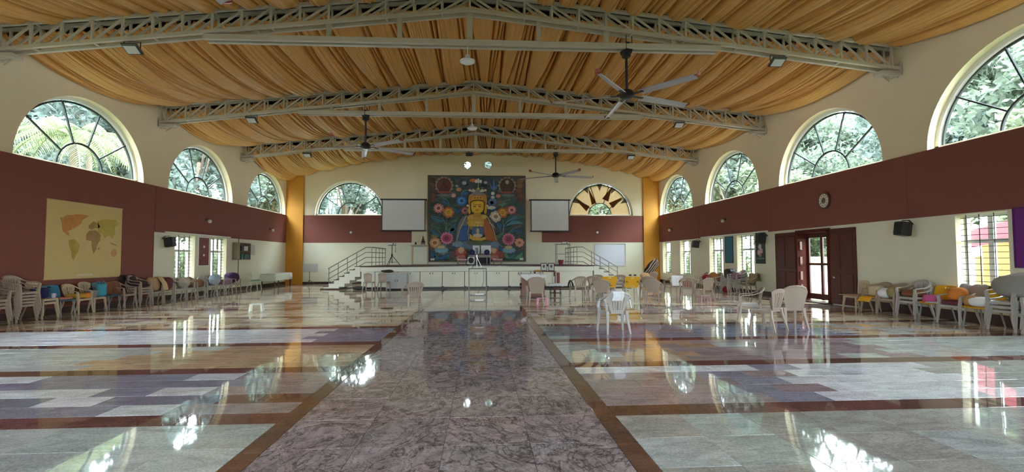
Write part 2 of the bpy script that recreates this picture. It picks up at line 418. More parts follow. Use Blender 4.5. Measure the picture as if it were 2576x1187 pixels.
for cx, cz in ((-.6, 7.42), (.71, 7.43)):
    t = new_window()
    full = [toB(cx+.245*math.cos(2*PI*k/28), cz+.245*math.sin(2*PI*k/28), .08) for k in range(29)]
    sd = [Vector((math.cos(2*PI*k/28), 0, math.sin(2*PI*k/28))) for k in range(29)]
    MB().strip(full, .035, .05, sd).build('frame', M['dark'], t)
    for dz in (-.09, 0, .09): MB().strip([toB(cx-.22, cz+dz, .09), toB(cx+.22, cz+dz, .09)], .012, .012, (0, 0, 1)).build('bar', M['white'], t)
    MB().poly(circ(cx, cz, .235), lambda u, z, d: toB(u, z, .12-d), 0, .006).build('pane', M['glass'], t)
    portal(cx, YB+TH+.02, cz, .5, .5, (0, -1, 0))
def low_window(y0, y1, z0, z1, to3):
    t = new_window(); D = TH-.09; zm = z0+(z1-z0)*.67; ym = (y0+y1)/2
    up = (0, 0, 1); al = (0, 1, 0)
    def bar(nm, u0, za, u1, zb, w, d, dep, mat, par): return MB().strip([to3(u0, za, d), to3(u1, zb, d)], w, dep, al if u0 == u1 else up).build(nm, mat, par)
    f = MB()
    for u in (y0+.03, y1-.03): f.strip([to3(u, z0, D), to3(u, z1, D)], .06, .08, al)
    for z in (z0+.03, z1-.03): f.strip([to3(y0, z, D), to3(y1, z, D)], .06, .081, up)
    f.build('frame', M['white'], t)
    bar('transom', y0, zm, y1, zm, .09, D, .07, M['white'], t); bar('mullion', ym, z0, ym, z1, .12, D, .075, M['white'], t)
    for (a, b) in ((y0+.06, ym-.06), (ym+.06, y1-.06)):
        for (c, d) in ((z0+.06, zm-.045), (zm+.045, z1-.06)):
            MB().poly(rect(a, b, c, d), lambda u, z, q: to3(u, z, D-q), 0, .005).build('pane', M['glass'], t)
    g = MB(); k = 0; z = z0+.07
    while z < z1-.03: g.strip([to3(y0, z, .13), to3(y1, z, .13)], .012, .012, up); z += .135
    for u in (y0+.12, y0+(y1-y0)*.36, y0+(y1-y0)*.64, y1-.12): g.strip([to3(u, z0, .142), to3(u, z1, .142)], .014, .012, al)
    tag(g.build('grille', M['lead'], t), kind='stuff')
    MB().box(*sorted((to3(0, 0, -.04)[0], to3(0, 0, D-.05)[0])), y0+.003, y1-.003, z0-.03, z0+.0, .004).build('sill', M['cream_low'], t)
    q = Vector(to3(ym, (z0+z1)/2, TH+.02)); n = Vector(to3(0, 0, 0))-Vector(to3(0, 0, 1)); portal(q.x, q.y, q.z, y1-y0, z1-z0, n)
for a, b in LOWL: low_window(a, b, .6, 2.5, toL)
for a, b in LOWR: low_window(a, b, .6, 2.5, toR)
for (a, b, z0, z1) in ((-3, 3, .05, 2.7),):      # glazed opening added in the unseen rear wall for fill light
    t = new_window(); f = MB()
    n = max(3, round((b-a)/1.2))
    for k in range(n+1):
        x = a+(b-a)*k/n; f.box(x-.04, x+.04, YR-.25, YR-.17, z0, z1)
    for z in (z0+.03, (z0+z1)/2, z1-.03): f.box(a, b, YR-.24, YR-.18, z-.04, z+.04)
    f.build('frame', M['white'], t)
    MB().box(a, b, YR-.212, YR-.206, z0, z1).build('pane', M['glass'], t)
    portal((a+b)/2, YR-TH-.02, (z0+z1)/2, b-a, z1-z0, (0, 1, 0))
# ------------------------------------------------------------------ door on the right wall
d = bpy.data.objects.new('door_1', None); COL.objects.link(d); tag(d, kind='structure')
for (y0, y1, nm) in ((14.48, 15.66, 'leaf'), (17.27, 18.6, 'leaf')):
    lf = MB().box(W-.07, W-.014, y0, y1, .03, 2.43, .006).build(nm, M['wood'], d)
    ym = (y0+y1)/2
    for (a, b) in ((y0+.1, ym-.05), (ym+.05, y1-.1)):
        for (c, e) in ((.2, 1.0), (1.12, 2.3)): MB().box(W-.085, W-.068, a, b, c, e, .012).build('panel', M['wood'], lf)
MB().tube([(W-.09, 15.36, .86), (W-.13, 15.36, .86), (W-.13, 15.36, .90)], .02).build('handle', M['white'], d)
fr = MB(); fr.box(W-.09, W+TH, 15.6, 15.70, .02, 2.42, .005); fr.box(W-.09, W+TH, 17.23, 17.33, .02, 2.42, .005); fr.box(W-.09, W+TH, 15.6, 17.33, 2.36, 2.47, .005)
fr.build('door_frame', M['woodf'], d)
for z in (.25, .72, 1.24, 1.78): MB().box(W-.02, W+.06, 17.17, 17.235, z, z+.3, .006).build('hinge_block', M['woodm'], d)
gd = MB(); X0, X1 = W+.27, W+.32
for y in (15.74, 16.46, 17.17): gd.box(X0, X1, y-.06, y+.06, .05, 2.34, .005)
for z in (.16, 1.28, 2.24): gd.box(X0+.003, X1-.003, 15.7, 17.2, z-.09 if z < 1 else z-.04, z+.1 if z < 1 else (z+.17 if z > 2 else z+.04), .004)
g = gd.build('glazed_leaf', M['wood'], d)
for (a, b) in ((15.8, 16.4), (16.52, 17.11)):
    for (c, e) in ((.26, 1.24), (1.32, 2.2)): MB().box(X0+.02, X0+.026, a, b, c, e).build('pane', M['glass'], g)
MB().box(W-.3, W+TH, 15.6, 17.33, .0, .035, .008).build('threshold', M['baseb'], d)
portal(W+TH+.02, 16.46, 1.2, 1.4, 2.2, (-1, 0, 0))
# ------------------------------------------------------------------ roof
mb = MB()
for s in (-1, 1):
    mb.add([(0, YR-.4, 8.85), (s*(W+.6), YR-.4, 7.55), (s*(W+.6), YB+.5, 7.55), (0, YB+.5, 8.85), (0, YR-.4, 8.95), (s*(W+.6), YR-.4, 7.65), (s*(W+.6), YB+.5, 7.65), (0, YB+.5, 8.95)],
           [(0, 1, 2, 3), (4, 5, 6, 7), (0, 1, 5, 4), (1, 2, 6, 5), (2, 3, 7, 6)])
roof = tag(mb.build('ceiling', M['roofm']), kind='structure')
for s in (-1, 1):
    for k in range(1, 9):
        x = s*k*1.35; z = 8.85-1.3*abs(x)/(W+.6)-.07
        MB().box(x-.04, x+.04, YR, YB, z-.05, z+.05).build('purlin', M['truss'], roof)
# ------------------------------------------------------------------ floor of stone tiles
floor = tag(MB().box(-W-.3, W+.3, YR-.3, YB+.3, -.12, -.008).build('floor', M['baseb']), kind='structure')
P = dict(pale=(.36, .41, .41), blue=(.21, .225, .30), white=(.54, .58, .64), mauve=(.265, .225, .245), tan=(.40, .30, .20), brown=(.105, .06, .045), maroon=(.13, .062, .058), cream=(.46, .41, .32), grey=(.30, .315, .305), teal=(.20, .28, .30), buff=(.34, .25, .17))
tiles = []                                        # (x0,x1,y0,y1,rgb,swirl)
fr_ = random.Random(21)
def tint(c, a=.09): 
    k = 1.6*(1+fr_.uniform(-a, a)); return tuple(q*k*(1+fr_.uniform(-.03, .03)) for q in c)
STRIPS = [2.82+2.13*k for k in range(-1, 13)]
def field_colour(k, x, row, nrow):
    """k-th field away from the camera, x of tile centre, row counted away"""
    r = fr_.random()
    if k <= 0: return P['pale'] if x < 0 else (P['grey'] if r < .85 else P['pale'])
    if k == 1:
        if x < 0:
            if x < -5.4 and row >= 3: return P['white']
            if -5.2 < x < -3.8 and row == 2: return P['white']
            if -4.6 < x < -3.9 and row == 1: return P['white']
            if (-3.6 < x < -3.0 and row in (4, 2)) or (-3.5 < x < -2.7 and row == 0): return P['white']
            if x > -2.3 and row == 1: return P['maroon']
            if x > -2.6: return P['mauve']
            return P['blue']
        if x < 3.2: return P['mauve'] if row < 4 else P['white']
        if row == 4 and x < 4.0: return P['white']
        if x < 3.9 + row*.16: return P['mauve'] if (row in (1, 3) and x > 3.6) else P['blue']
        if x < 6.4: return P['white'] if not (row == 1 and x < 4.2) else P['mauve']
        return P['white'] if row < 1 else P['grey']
    if k == 2:
        if x < 0: return P['tan'] if x > -5.5 and r < .8 else (P['pale'] if x < -4 else P['buff'])
        if x < 2.4: return P['grey'] if r < .6 else P['pale']
        if x < 4.2: return P['buff'] if r < .55 else P['mauve']
        return P['mauve'] if r < .65 and x < 7 else P['pale']
    if k == 3:
        if x < -2.85: return P['white']
        if x < 0: return P['blue']
        if x < 2.1: return P['teal']
        if x < 7.4: return P['blue'] if r < .85 else P['mauve']
        return P['buff'] if r < .5 else P['grey']
    c = ('tan', 'cream', 'buff', 'mauve', 'cream')
    if x < 0: return P[('cream', 'cream', 'buff')[int(r*3)]] if k % 2 else P[('cream', 'tan', 'buff', 'mauve')[int(r*4)]]
    return P[('cream', 'mauve', 'grey')[int(r*3)]] if k % 2 else P[('cream', 'cream', 'buff')[int(r*3)]]
AI, AO = 1.40, 1.58
for k in range(-1, 13):
    ya = STRIPS[k+1]+.165; yb = min(ya+1.8, YB) if k < 12 else YB
    if ya >= YB: break
    nrow = 3 if k <= 0 else 5
    for row in range(nrow):
        y0 = ya+(yb-ya)*row/nrow; y1 = ya+(yb-ya)*(row+1)/nrow
        for s in (-1, 1):
            x = AO; 
            tw = .61 if k <= 0 else .61
            first = tw*(1.0 if row % 2 == 0 or k <= 0 else .5)
            while x < W-.02:
                x1 = min(x+(first if x == AO else tw), W)
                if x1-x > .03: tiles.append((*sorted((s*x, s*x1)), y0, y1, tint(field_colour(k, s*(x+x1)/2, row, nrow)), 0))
                x = x1
    # cross strip nearer than this field
    y0, y1 = STRIPS[k+1]-.165, STRIPS[k+1]+.165
    for s in (-1, 1):
        x = AO
        while x < W-.02:
            x1 = min(x+.92, W); tiles.append((*sorted((s*x, s*x1)), y0, y1, tint(P['maroon'] if fr_.random() < .7 else P['brown'], .2), 0)); x = x1
    # long border strips beside the aisle
    for s in (-1, 1):
        for j in range(3):
            b0 = STRIPS[k+1]-.165+.71*j; tiles.append((*sorted((s*AI, s*AO)), b0, min(b0+.71, YB), tint(P['brown'], .15), 0))
y = .52
while y < YB:
    y1 = min(y+.72, YB); n = 4
    for j in range(n):
        c = P['mauve'] if y < 15 else P['cream']
        tiles.append((-AI+2*AI*j/n, -AI+2*AI*(j+1)/n, y, y1, tint(c, .10), 1 if y < 15 else 0))
    y = y1
def tile_geo(t, mb, tones):
    x0, x1, y0, y1, c, s = t; al = fr_.random(); g = .0015; b = .003
    h = [.0006*fr_.uniform(-1, 1) for _ in range(4)]
    X = (x0+g, x1-g, x1-g, x0+g); Y = (y0+g, y0+g, y1-g, y1-g); sx = (1, -1, -1, 1); sy = (1, 1, -1, -1)
    vs = [(X[i], Y[i], -.011) for i in range(4)]+[(X[i], Y[i], -b+h[i]) for i in range(4)]+[(X[i]+sx[i]*b, Y[i]+sy[i]*b, h[i]) for i in range(4)]
    fs = [(8, 9, 10, 11)]+[(a+i, a+(i+1) % 4, a+4+(i+1) % 4, a+4+i) for a in (0, 4) for i in range(4)]
    mb.add(vs, fs); tones += [(*c, al)]*12
def tile_obj(ts, name):
    mb = MB(); tones = []
    for t in ts: tile_geo(t, mb, tones)
    me = mb.mesh(name, False, False)
    ca = me.color_attributes.new('tone', 'FLOAT_COLOR', 'POINT')
    ca.data.foreach_set('color', [q for c in tones for q in c])
    me.materials.append(M['swirl'] if ts[0][5] else M['granite'])
    return link(name, me, floor)
def seen_size(t):
    cx_, cy_ = (t[0]+t[1])/2-.31, (t[2]+t[3])/2
    if cy_ < 3.4 or abs(cx_-.06*cy_) > 1.06*cy_+.4: return 0
    return (t[1]-t[0])*(t[3]-t[2])/cy_**3
tiles.sort(key=seen_size, reverse=True)
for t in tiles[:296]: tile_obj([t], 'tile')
for s in (0, 1):
    rest = [t for t in tiles[296:] if t[5] == s]
    if rest: tag(tile_obj(rest, 'tiles'), kind='stuff')
# ------------------------------------------------------------------ roof trusses
TY = [6.4, 12.81, 19.22, 25.55]
zb_ = lambda x: 7.93-(7.93-6.6)*abs(x)/W           # bottom chord
zt_ = lambda x: 8.35-(8.35-7.22)*abs(x)/W          # top chord
NP = 16
def make_truss():
    t = thing('roof_truss', '', 'truss')
    mt = M['truss']
    for yy in (-.14, .14):
        for s in (-1, 1):
            MB().strip([(s*W, yy, zb_(W)), (0, yy, zb_(0))], .085, .085, (0, 1, 0)).build('bottom_chord', mt, t)
            MB().strip([(s*W, yy, zt_(W)), (0, yy, zt_(0))], .085, .085, (0, 1, 0)).build('top_chord', mt, t)
    dx = (W-.25)/NP
    for yy in (-.14, .14):
        for s in (-1, 1):
            for k in range(0 if s > 0 else 1, NP+1):
                x = s*k*dx
                MB().strip([(x, yy, zb_(x)), (x, yy, zt_(x))], .055 if k else .11, .05, (0, 1, 0)).build('post', mt, t)
            for k in range(NP):
                x0, x1 = s*(k+1)*dx, s*k*dx
                MB().strip([(x0, yy*.8, zb_(x0)+.03), (x1, yy*.8, zt_(x1)-.03)], .045, .045, (0, 1, 0)).build('diagonal', mt, t)
    for s in (-1, 1):
        for k in range(0 if s > 0 else 1, NP+1, 2):
            x = s*k*dx
            MB().box(x-.025, x+.025, -.14, .14, zb_(x)-.03, zb_(x)+.0).build('batten', mt, t)
            MB().box(x-.025, x+.025, -.14, .14, zt_(x)-.0, zt_(x)+.03).build('batten', mt, t)
    for yy in (-.11, .11): MB().box(-6.62, 6.62, yy-.05, yy+.05, 7.0, 7.14, .01).build('tie_beam', mt, t)
    for x in (-5.4, -3.6, -1.8, 0, 1.8, 3.6, 5.4):
        w = .055 if x else .075
        MB().box(x-w, x+w, -.05, .05, 7.13, zb_(x), .008).build('hanger', mt, t)
    for s in (-1, 1):
        b = MB(); b.box(*sorted((s*(W-.02), s*(W-.07))), -.2, .2, 6.42, 6.78, .01)
        b.box(*sorted((s*(W-.05), s*(W-.55))), -.16, .16, 6.46, 6.56, .01)
        for q in (-.16, .16): b.tube([(s*(W-.1), q, 6.36), (s*(W-.38), q*.4, 6.47)], .02, 6)
        b.build('wall_bracket', mt, t)
    return t
t0 = make_truss()
LBL = ['painted steel lattice roof truss nearest above the viewer', 'long painted lattice roof truss carrying the large fan on the right', 'middle lattice roof truss carrying the fan left of the ridge', 'farthest lattice roof truss with the projector under its tie beam']
for i, y in enumerate(TY):
    t = t0 if i == 0 else copy_tree(t0)
    t.location = (0, y, 0); tag(t, LBL[i], 'truss', 'lattice roof trusses')
# ------------------------------------------------------------------ gold fabric swags
def fold_profile(seed):
    """gathers: clusters of tight folds between broad slack panels"""
    r = random.Random(seed); x = -W+.03; creases = []
    while x < W:
        for _ in range(r.randint(1, 4)):
            creases.append((x, r.uniform(.14, .42), r.uniform(.012, .03), r.uniform(-.16, .16))); x += r.uniform(.07, .17)
        creases.append((x, r.uniform(.28, .5), r.uniform(.018, .04), r.uniform(-.16, .16))); x += r.uniform(.28, .75)
    return creases
def make_drape(Y0, Y1, seed, back=False):
    import bisect
    r = random.Random(seed+50); cr = fold_profile(seed); nx = 2700; ny = 20
    ph = [r.uniform(0, 6.28) for _ in range(8)]
    vs = []
    for j in range(ny+1):
        v = j/ny; Y = Y0+(Y1-Y0)*v; mid = 4*v*(1-v); sh = v-.5
        st = sorted((c[0]+c[3]*sh*2, c[1], c[2]) for c in cr); xs = [c[0] for c in st]
        for i in range(nx+1):
            x = -W+.02+(2*W-.04)*i/nx
            k = max(0, bisect.bisect_right(xs, x)-1); a = xs[k]; b = xs[k+1] if k+1 < len(xs) else a+.4
            kb = min(k+1, len(st)-1); w = max(b-a, .03); q = min(1, max(0, (x-a)/w))
            bulge = (1-(2*q-1)**2)**.6*min(.19, .27*w+.03)
            cre = max(st[k][1]*math.exp(-abs(x-a)/st[k][2]), st[kb][1]*math.exp(-abs(b-x)/st[kb][2]))*min(1, w/.14)
            rip = .016*math.sin(x*47+ph[0]+2*math.sin(x*3+ph[1]))*(.3+.7*math.sin(x*1.7+ph[2])**2)+.008*math.sin(x*90+ph[3]+3*v)
            ax = abs(x)/W
            sag = .10+.30*ax**2+(.14*ax if x < 0 else -.06*ax)+.03*math.sin(x*2.1+ph[4])
            zs = zt_(x)-.10; ze = (8.32-.0125*x*x) if back else zt_(x)+.09
            z = zs*(1-v)+ze*v-sag*mid-bulge*(.5+.45*v)+cre*(.3+.7*min(1, mid*1.4))*.8+rip
            if back: z -= .1*v*v
            vs.append((x, Y, z))
    fs = [(j*(nx+1)+i, j*(nx+1)+i+1, (j+1)*(nx+1)+i+1, (j+1)*(nx+1)+i) for j in range(ny) for i in range(nx)]
    me = bpy.data.meshes.new('swag_drape'); me.from_pydata(vs, [], fs)
    me.polygons.foreach_set('use_smooth', [True]*len(fs)); me.materials.append(M['gold'])
    return link('swag_drape', me)
DL = ['gold pleated fabric swag at the top of view above the nearest roof', 'gold pleated fabric swag between the big fan truss and the middle truss', 'gold pleated fabric swag between the middle truss and the farthest truss', 'gold pleated fabric swag ending against the far gable wall', 'gold pleated fabric swag behind the viewer']
for i, (a, b, k) in enumerate(((6.58, 12.66, 0), (12.98, 19.06, 0), (19.4, 25.4, 0), (25.72, YB-.02, 1), (YR, 6.22, 0))):
    tag(make_drape(a, b, 11+i, bool(k)), DL[i], 'drape', 'gold ceiling drapes')
# ------------------------------------------------------------------ ceiling fans
def make_fan():
    t = thing('ceiling_fan', '', 'fan')
    fm = MATS.get('fan_blade') or pbr('fan_blade', (.42, .41, .43), .4)
    MB().box(-.1, .1, -.16, .16, 1.32, 1.37, .006).box(-.09, .09, -.13, .13, 1.10, 1.22, .01).build('clamp', M['black'], t)
    for x in (-.09, .09):
        for y in (-.13, .13): MB().tube([(x, y, 1.15), (x, y, 1.55)], .012, 6).build('bolt', M['black'], t)
    MB().lathe([(.05, .98), (.12, 1.02), (.12, 1.12)], n=14).build('motor_canopy', M['black'], t, smooth='auto')
    MB().tube([(0, 0, .05), (0, 0, 1.05)], .035, 10).build('down_rod', M['black'], t)
    MB().lathe([(.05, .16), (.14, .12), (.19, .05), (.19, -.05), (.12, -.09), (.03, -.1)], n=20).build('hub', M['black'], t, smooth='auto')
    for k in range(5):
        a = 2*PI*k/5; ca, sa = math.cos(a), math.sin(a)
        R = lambda r, w, z: (r*ca-w*sa, r*sa+w*ca, z)
        MB().strip([R(.15, 0, -.02), R(.5, 0, -.02)], .09, .02, (-sa, ca, 0)).build('blade_arm', M['black'], t)
        def sh(u, v, R=R):
            r = .42+1.55*u; w = (.11-.025*u)*(2*v-1); return R(r, w, -.02-.035*(2*v-1)+.018*(1-(2*v-1)**2)-.03*u)
        b = MB().sheet(sh, 10, 4, .012).build('blade', fm, t, smooth='auto')
        MB().strip([R(1.97, 0, -.05), R(2.03, 0, -.03), R(2.06, 0, .04)], [.17, .15, .10], .016, (-sa, ca, 0)).build('blade_tip', pbr('blade_tip_red', (.26, .045, .02), .4), b)
    return t
f0 = make_fan()
for i, (x, y, a, lb) in enumerate(((4.13, 12.81, 19, 'large five-bladed ceiling fan with red blade tips nearest on the right'), (-4.12, 19.22, 33, 'five-bladed ceiling fan hanging left of the ridge over the hall'), (4.13, 25.55, 8, 'far five-bladed ceiling fan in front of the end wall'), (-4.12, 6.4, 84, 'ceiling fan at the top edge showing only one grey blade tip'))):
    f = f0 if i == 0 else copy_tree(f0)
    f.location = (x, y, 5.80); f.rotation_euler = (0, 0, math.radians(a)); tag(f, lb, 'fan', 'big ceiling fans')
# ------------------------------------------------------------------ flood lights and pendants
def make_flood():
    t = thing('flood_light', '', 'light')
    b = MB(); b.strip([(-.2, 0, .02), (-.2, 0, -.14)], .03, .008, (0, 1, 0)); b.strip([(.2, 0, .02), (.2, 0, -.14)], .03, .008, (0, 1, 0)); b.strip([(-.2, 0, .02), (.2, 0, .02)], .03, .008, (0, 1, 0))
    b.build('yoke', M['black'], t)
    R = Matrix.Translation((0, 0, -.16)) @ Matrix.Rotation(math.radians(-28), 4, 'X')
    MB().box(-.19, .19, -.16, .16, -.03, .05, .02, R).build('housing', pbr('lamp_housing', (.05, .052, .055), .4), t)
    MB().box(-.15, .15, -.12, .12, -.038, -.028, .004, R).build('lens', pbr('lamp_lens', (.7, .72, .74), .15), t)
    return t
fl0 = make_flood()
for i, (x, y) in enumerate(((-8.4, 12.81), (8.27, 12.81), (-8.36, 19.22), (8.13, 19.22), (-8.46, 25.55), (8.1, 25.55))):
    f = fl0 if i == 0 else copy_tree(fl0); f.location = (x, y, zb_(x)-.05)
    tag(f, 'black flood light under the %s truss, %s of the ridge' % (('big-fan', 'middle', 'farthest')[i//2], ('left', 'right')[i % 2]), 'light', 'truss flood lights')
def make_pendant():
    t = thing('pendant_lamp', '', 'lamp')
    MB().tube([(0, 0, .18), (0, 0, .42)], .012, 6).build('stem', M['white'], t)
    MB().lathe([(.04, .2), (.06, .12), (.10, .09), (.19, .05), (.20, .02), (.19, .0)], n=24).build('shade', pbr('lamp_white', (.72, .73, .76), .3), t, smooth='auto')
    MB().lathe([(.17, .005), (.12, -.035), (.04, -.05)], n=20).build('bulb_cover', pbr('lamp_opal', (.82, .83, .84), .3), t, smooth='auto')
    return t
pd = make_pendant()
for i, y in enumerate((12.81, 19.22)):
    p = pd if i == 0 else copy_tree(pd); p.location = (-.06, y-.02, 6.59 if i == 0 else 6.52)
    tag(p, ('white dome pendant lamp under the middle of the big-fan truss', 'white dome pendant lamp under the middle truss')[i], 'lamp', 'ridge pendants')
t = thing('projector', 'small black projector hanging under the farthest tie beam', 'projector', (-.34, 25.5, 6.86))
MB().box(-.17, .17, -.13, .13, -.08, .06, .02).build('body', M['black'], t); MB().tube([(.2, -.05, -.01), (.17, -.05, -.01)], .06, 12).build('lens', M['dark'], t); MB().tube([(0, 0, .05), (0, 0, .15)], .02).build('mount', M['black'], t)
# ------------------------------------------------------------------ garden outside
gm = MB()
for x0, x1, y0, y1 in ((-60, -W-TH, -40, 70), (W+TH, 60, -40, 70), (-W-TH, W+TH, YB+TH, 70), (-W-TH, W+TH, -40, YR-TH)): gm.box(x0, x1, y0, y1, -.5, -.3)
tag(gm.build('ground', M['soil']), kind='structure')
def tree_meshes(seed, H, crown, n, leaf):
    r = random.Random(seed); tr = MB(); fo = MB()
    top = Vector((r.uniform(-.3, .3), r.uniform(-.3, .3), H*.62))
    tr.tube([(0, 0, 0), (r.uniform(-.15, .15), r.uniform(-.15, .15), H*.3), top], [.22, .16, .09], 8)
    cl = []
    for k in range(26):
        a = r.uniform(0, 2*PI); el = r.uniform(-.45, 1); q = r.uniform(.45, 1)
        c = Vector((math.cos(a)*crown*q*math.sqrt(max(0.1, 1-el*el*.6)), math.sin(a)*crown*q*math.sqrt(max(.1, 1-el*el*.6)), H*.62+el*H*.36))
        cl.append((c, r.uniform(.55, 1.05)*crown*.42))
        if k < 9: tr.tube([(0, 0, H*.34+.03*k*H*.2), (c.x*.5, c.y*.5, (c.z+H*.5)/2), c], [.08, .05, .015], 5)
    for _ in range(n):
        c, R = cl[r.randrange(len(cl))]
        d = Vector((r.gauss(0, 1), r.gauss(0, 1), r.gauss(0, .8))).normalized()*R*r.uniform(.45, 1)
        p = c+d; s = leaf*r.uniform(.6, 1.3)
        a = Vector((r.gauss(0, 1), r.gauss(0, 1), r.gauss(0, .6))).normalized(); b = a.cross(Vector((r.gauss(0, 1), r.gauss(0, 1), r.gauss(0, 1)))).normalized()
        fo.add([p-a*s, p+b*s*.45, p+a*s, p-b*s*.45], [(0, 1, 2, 3)])
    return tr.mesh('trunk', True), fo.mesh('foliage', False, False)
TV = []
for i, (H, c, n, lf, m) in enumerate(((9.0, 3.0, 9000, .17, 'leafa'), (11, 3.2, 9000, .19, 'leafb'), (6.5, 2.6, 8000, .15, 'leafc'))):
    a, b = tree_meshes(31+i, H, c, n, lf); a.materials.append(M['bark']); b.materials.append(M[m]); TV.append((a, b))
tr_ = random.Random(5)
def put_tree(x, y, k, s, label):
    t = thing('garden_tree', label, 'tree', (x, y, -.3), tr_.uniform(0, 6.28), 'garden trees'); t.scale = (s, s, s*tr_.uniform(.9, 1.1))
    link('trunk', TV[k][0], t); tag(link('foliage', TV[k][1], t), kind='stuff')
TREES = []
for s in (-1, 1):
    for i, (dx, y) in enumerate(((8.5, 11.0), (13.5, 15.5), (13.0, 20.5), (14.5, 27.5), (8.0, 30), (13, 35), (19, 20), (19.5, 28), (20, 11), (10, 4), (26, 16), (27, 25), (27, 34), (9.5, 39), (15, 43), (9, 46), (20, 38), (21, 46), (14, 51), (8, 54), (26, 43), (22, 55), (15, 59), (28, 52), (5, 60), (10.5, 15.5), (13, 9.0))):
        TREES.append((s*(W+dx+tr_.uniform(-.5, .5)), y+tr_.uniform(-.6, .6), (i+(s > 0)) % 3, tr_.uniform(1.0, 1.25)*(1.35 if y > 37 or dx > 18 else (1.5 if i > 27 else 1)), 'left' if s < 0 else 'right'))
for x, y in ((-10, 38.5), (-5.0, 41), (-1.5, 47), (5.4, 40), (10.5, 42), (1.5, 40.5)): TREES.append((x, y, tr_.randrange(3), tr_.uniform(1.0, 1.2), 'gable'))
KN = ('green leafy garden tree', 'tall blue-green garden tree', 'low yellow-green garden tree')
ORD = ('first', 'second', 'third', 'fourth', 'fifth', 'sixth', 'seventh', 'eighth', 'ninth', 'tenth', 'eleventh', 'twelfth', 'thirteenth', 'fourteenth', 'fifteenth', 'sixteenth', 'seventeenth')
cnt = {}
for i, (x, y, k, s, sd_) in enumerate(TREES):
    cnt[(k, sd_)] = cnt.get((k, sd_), 0)+1
    put_tree(x, y, k, s, '%s, %s of its kind beyond the %s' % (KN[k], ORD[cnt[(k, sd_)]-1], {'left': 'wall with the map', 'right': 'wall with the clock', 'gable': 'mural wall'}[sd_]))
def palm(x, y, H, label, seed):
    t = thing('palm_tree', label, 'palm', (x, y, -.3)); r = random.Random(seed)
    MB().tube([(0, 0, 0), (.1, .05, H*.5), (.0, .1, H)], [.2, .15, .12], 10).build('trunk', M['bark'], t, smooth=True)
    for k in range(14):
        a = 2*PI*k/14+r.uniform(-.15, .15); L = r.uniform(2.5, 3.2); up = r.uniform(.1, 1.0); f = MB(); prev = None
        pts = [Vector((math.cos(a)*L*q, math.sin(a)*L*q, H+up*L*q*.8-1.25*L*q*q*.75)) for q in [i/12 for i in range(13)]]
        f.tube(pts, [.025]*12+[.006], 5)
        sd = Vector((-math.sin(a), math.cos(a), 0))
        for i in range(2, 36):
            q = i/36*12; j = min(11, int(q)); p = pts[j].lerp(pts[j+1], q-j); tg = (pts[j+1]-pts[j]).normalized(); ll = .62*math.sin(PI*min(1, .12+i/40))
            for s in (-1, 1):
                e = p+sd*s*ll*.7+tg*ll*.45+Vector((0, 0, -ll*.55)); m = p.lerp(e, .5)+Vector((0, 0, .05))
                f.add([p-tg*.02, p+tg*.02, m+tg*.022, e, m-tg*.022], [(0, 1, 2, 3, 4)])
        f.build('frond', M['frond'], t, fix=False)
palm(-15.9, 20.6, 6.7, 'palm with drooping fronds outside the nearest left arched window', 3)
palm(-18.6, 25.0, 7.8, 'second palm standing behind the first, farther from the map', 4)
# garden walls, awning and outbuilding seen through the right-hand windows
gw = thing('garden_building', 'low tan rendered outbuilding beyond the near right window', 'building', (0, 0, 0))
MB().box(17, 20, 12.2, 15.75, -.3, 2.3, .02).build('wall', pbr('tan_render', (.30, .17, .06), .8, .15, 3), gw)
MB().box(16.8, 20.2, 12.0, 15.9, 2.3, 2.44, .02).build('roof', pbr('terracotta', (.35, .12, .07), .8), gw)
aw = thing('awning', 'pink cloth awning on posts outside the near right window', 'awning', (0, 0, 0))
MB().sheet(lambda u, v: (14.3+1.6*u, 12.0+4.0*v, 2.52-.62*v-.25*u+.03*math.sin(v*12)), 6, 10, .02).build('canopy', leaf_mat('pink_awning_cloth', (.42, .2, .24)), aw)
for y in (12.1, 15.9):
    for x, z in ((14.4, 2.0), (15.8, 1.7)): MB().tube([(x, y, -.3), (x, y, z+(.35 if y < 13 else -.15))], .03, 6).build('post', M['steel'], aw)
def hedge(x, y0, y1, h, label, seed):
    r = random.Random(seed); t = thing('hedge', label, 'hedge', (x, 0, -.3)); f = MB(); tr = MB()
    for _ in range(int((y1-y0)*900)):
        p_ = Vector((r.uniform(-.7, .7), r.uniform(y0, y1), r.uniform(.1, h)*(.8+.2*math.sin(r.random()*3)))); s = r.uniform(.06, .14)
        a = Vector((r.gauss(0, 1), r.gauss(0, 1), r.gauss(0, 1))).normalized(); b_ = a.cross(Vector((r.gauss(0, 1), r.gauss(0, 1), r.gauss(0, 1)))).normalized()
        f.add([p_-a*s, p_+b_*s*.5, p_+a*s, p_-b_*s*.5], [(0, 1, 2, 3)])
    for k in range(int(y1-y0)): tr.tube([(0, y0+k+.5, 0), (.05, y0+k+.5, h*.8)], .04, 5)
    tag(f.build('foliage', M['leafc'], t, fix=False), kind='stuff'); tag(tr.build('stems', M['bark'], t), kind='stuff')
hedge(-15.6, 23, 40, 2.4, 'clipped hedge outside the left low windows', 4)
for i, (x, y, s) in enumerate(((20.2, 26.6, .52), (21.6, 29.5, .6), (20.0, 23.8, .45), (22.5, 33.5, .6), (21.5, 18.5, .5))):
    put_tree(x, y, 2, s, 'low garden shrub, %s one beyond the cream garden wall outside the door' % ORD[i])
hedge(15.9, 29, 46, 2.2, 'clipped hedge outside the far right low windows', 5)
gl = thing('garden_wall', 'cream garden wall with pink base beyond the door', 'wall', (0, 0, 0))
MB().box(17.2, 17.45, 16.2, 33, .0, 1.55, .02).build('wall_face', pbr('cream_render', (.68, .60, .40), .8), gl); MB().box(17.12, 17.46, 16.2, 33, -.3, .02, .01).build('plinth', pbr('pink_stone', (.5, .26, .24), .8), gl)
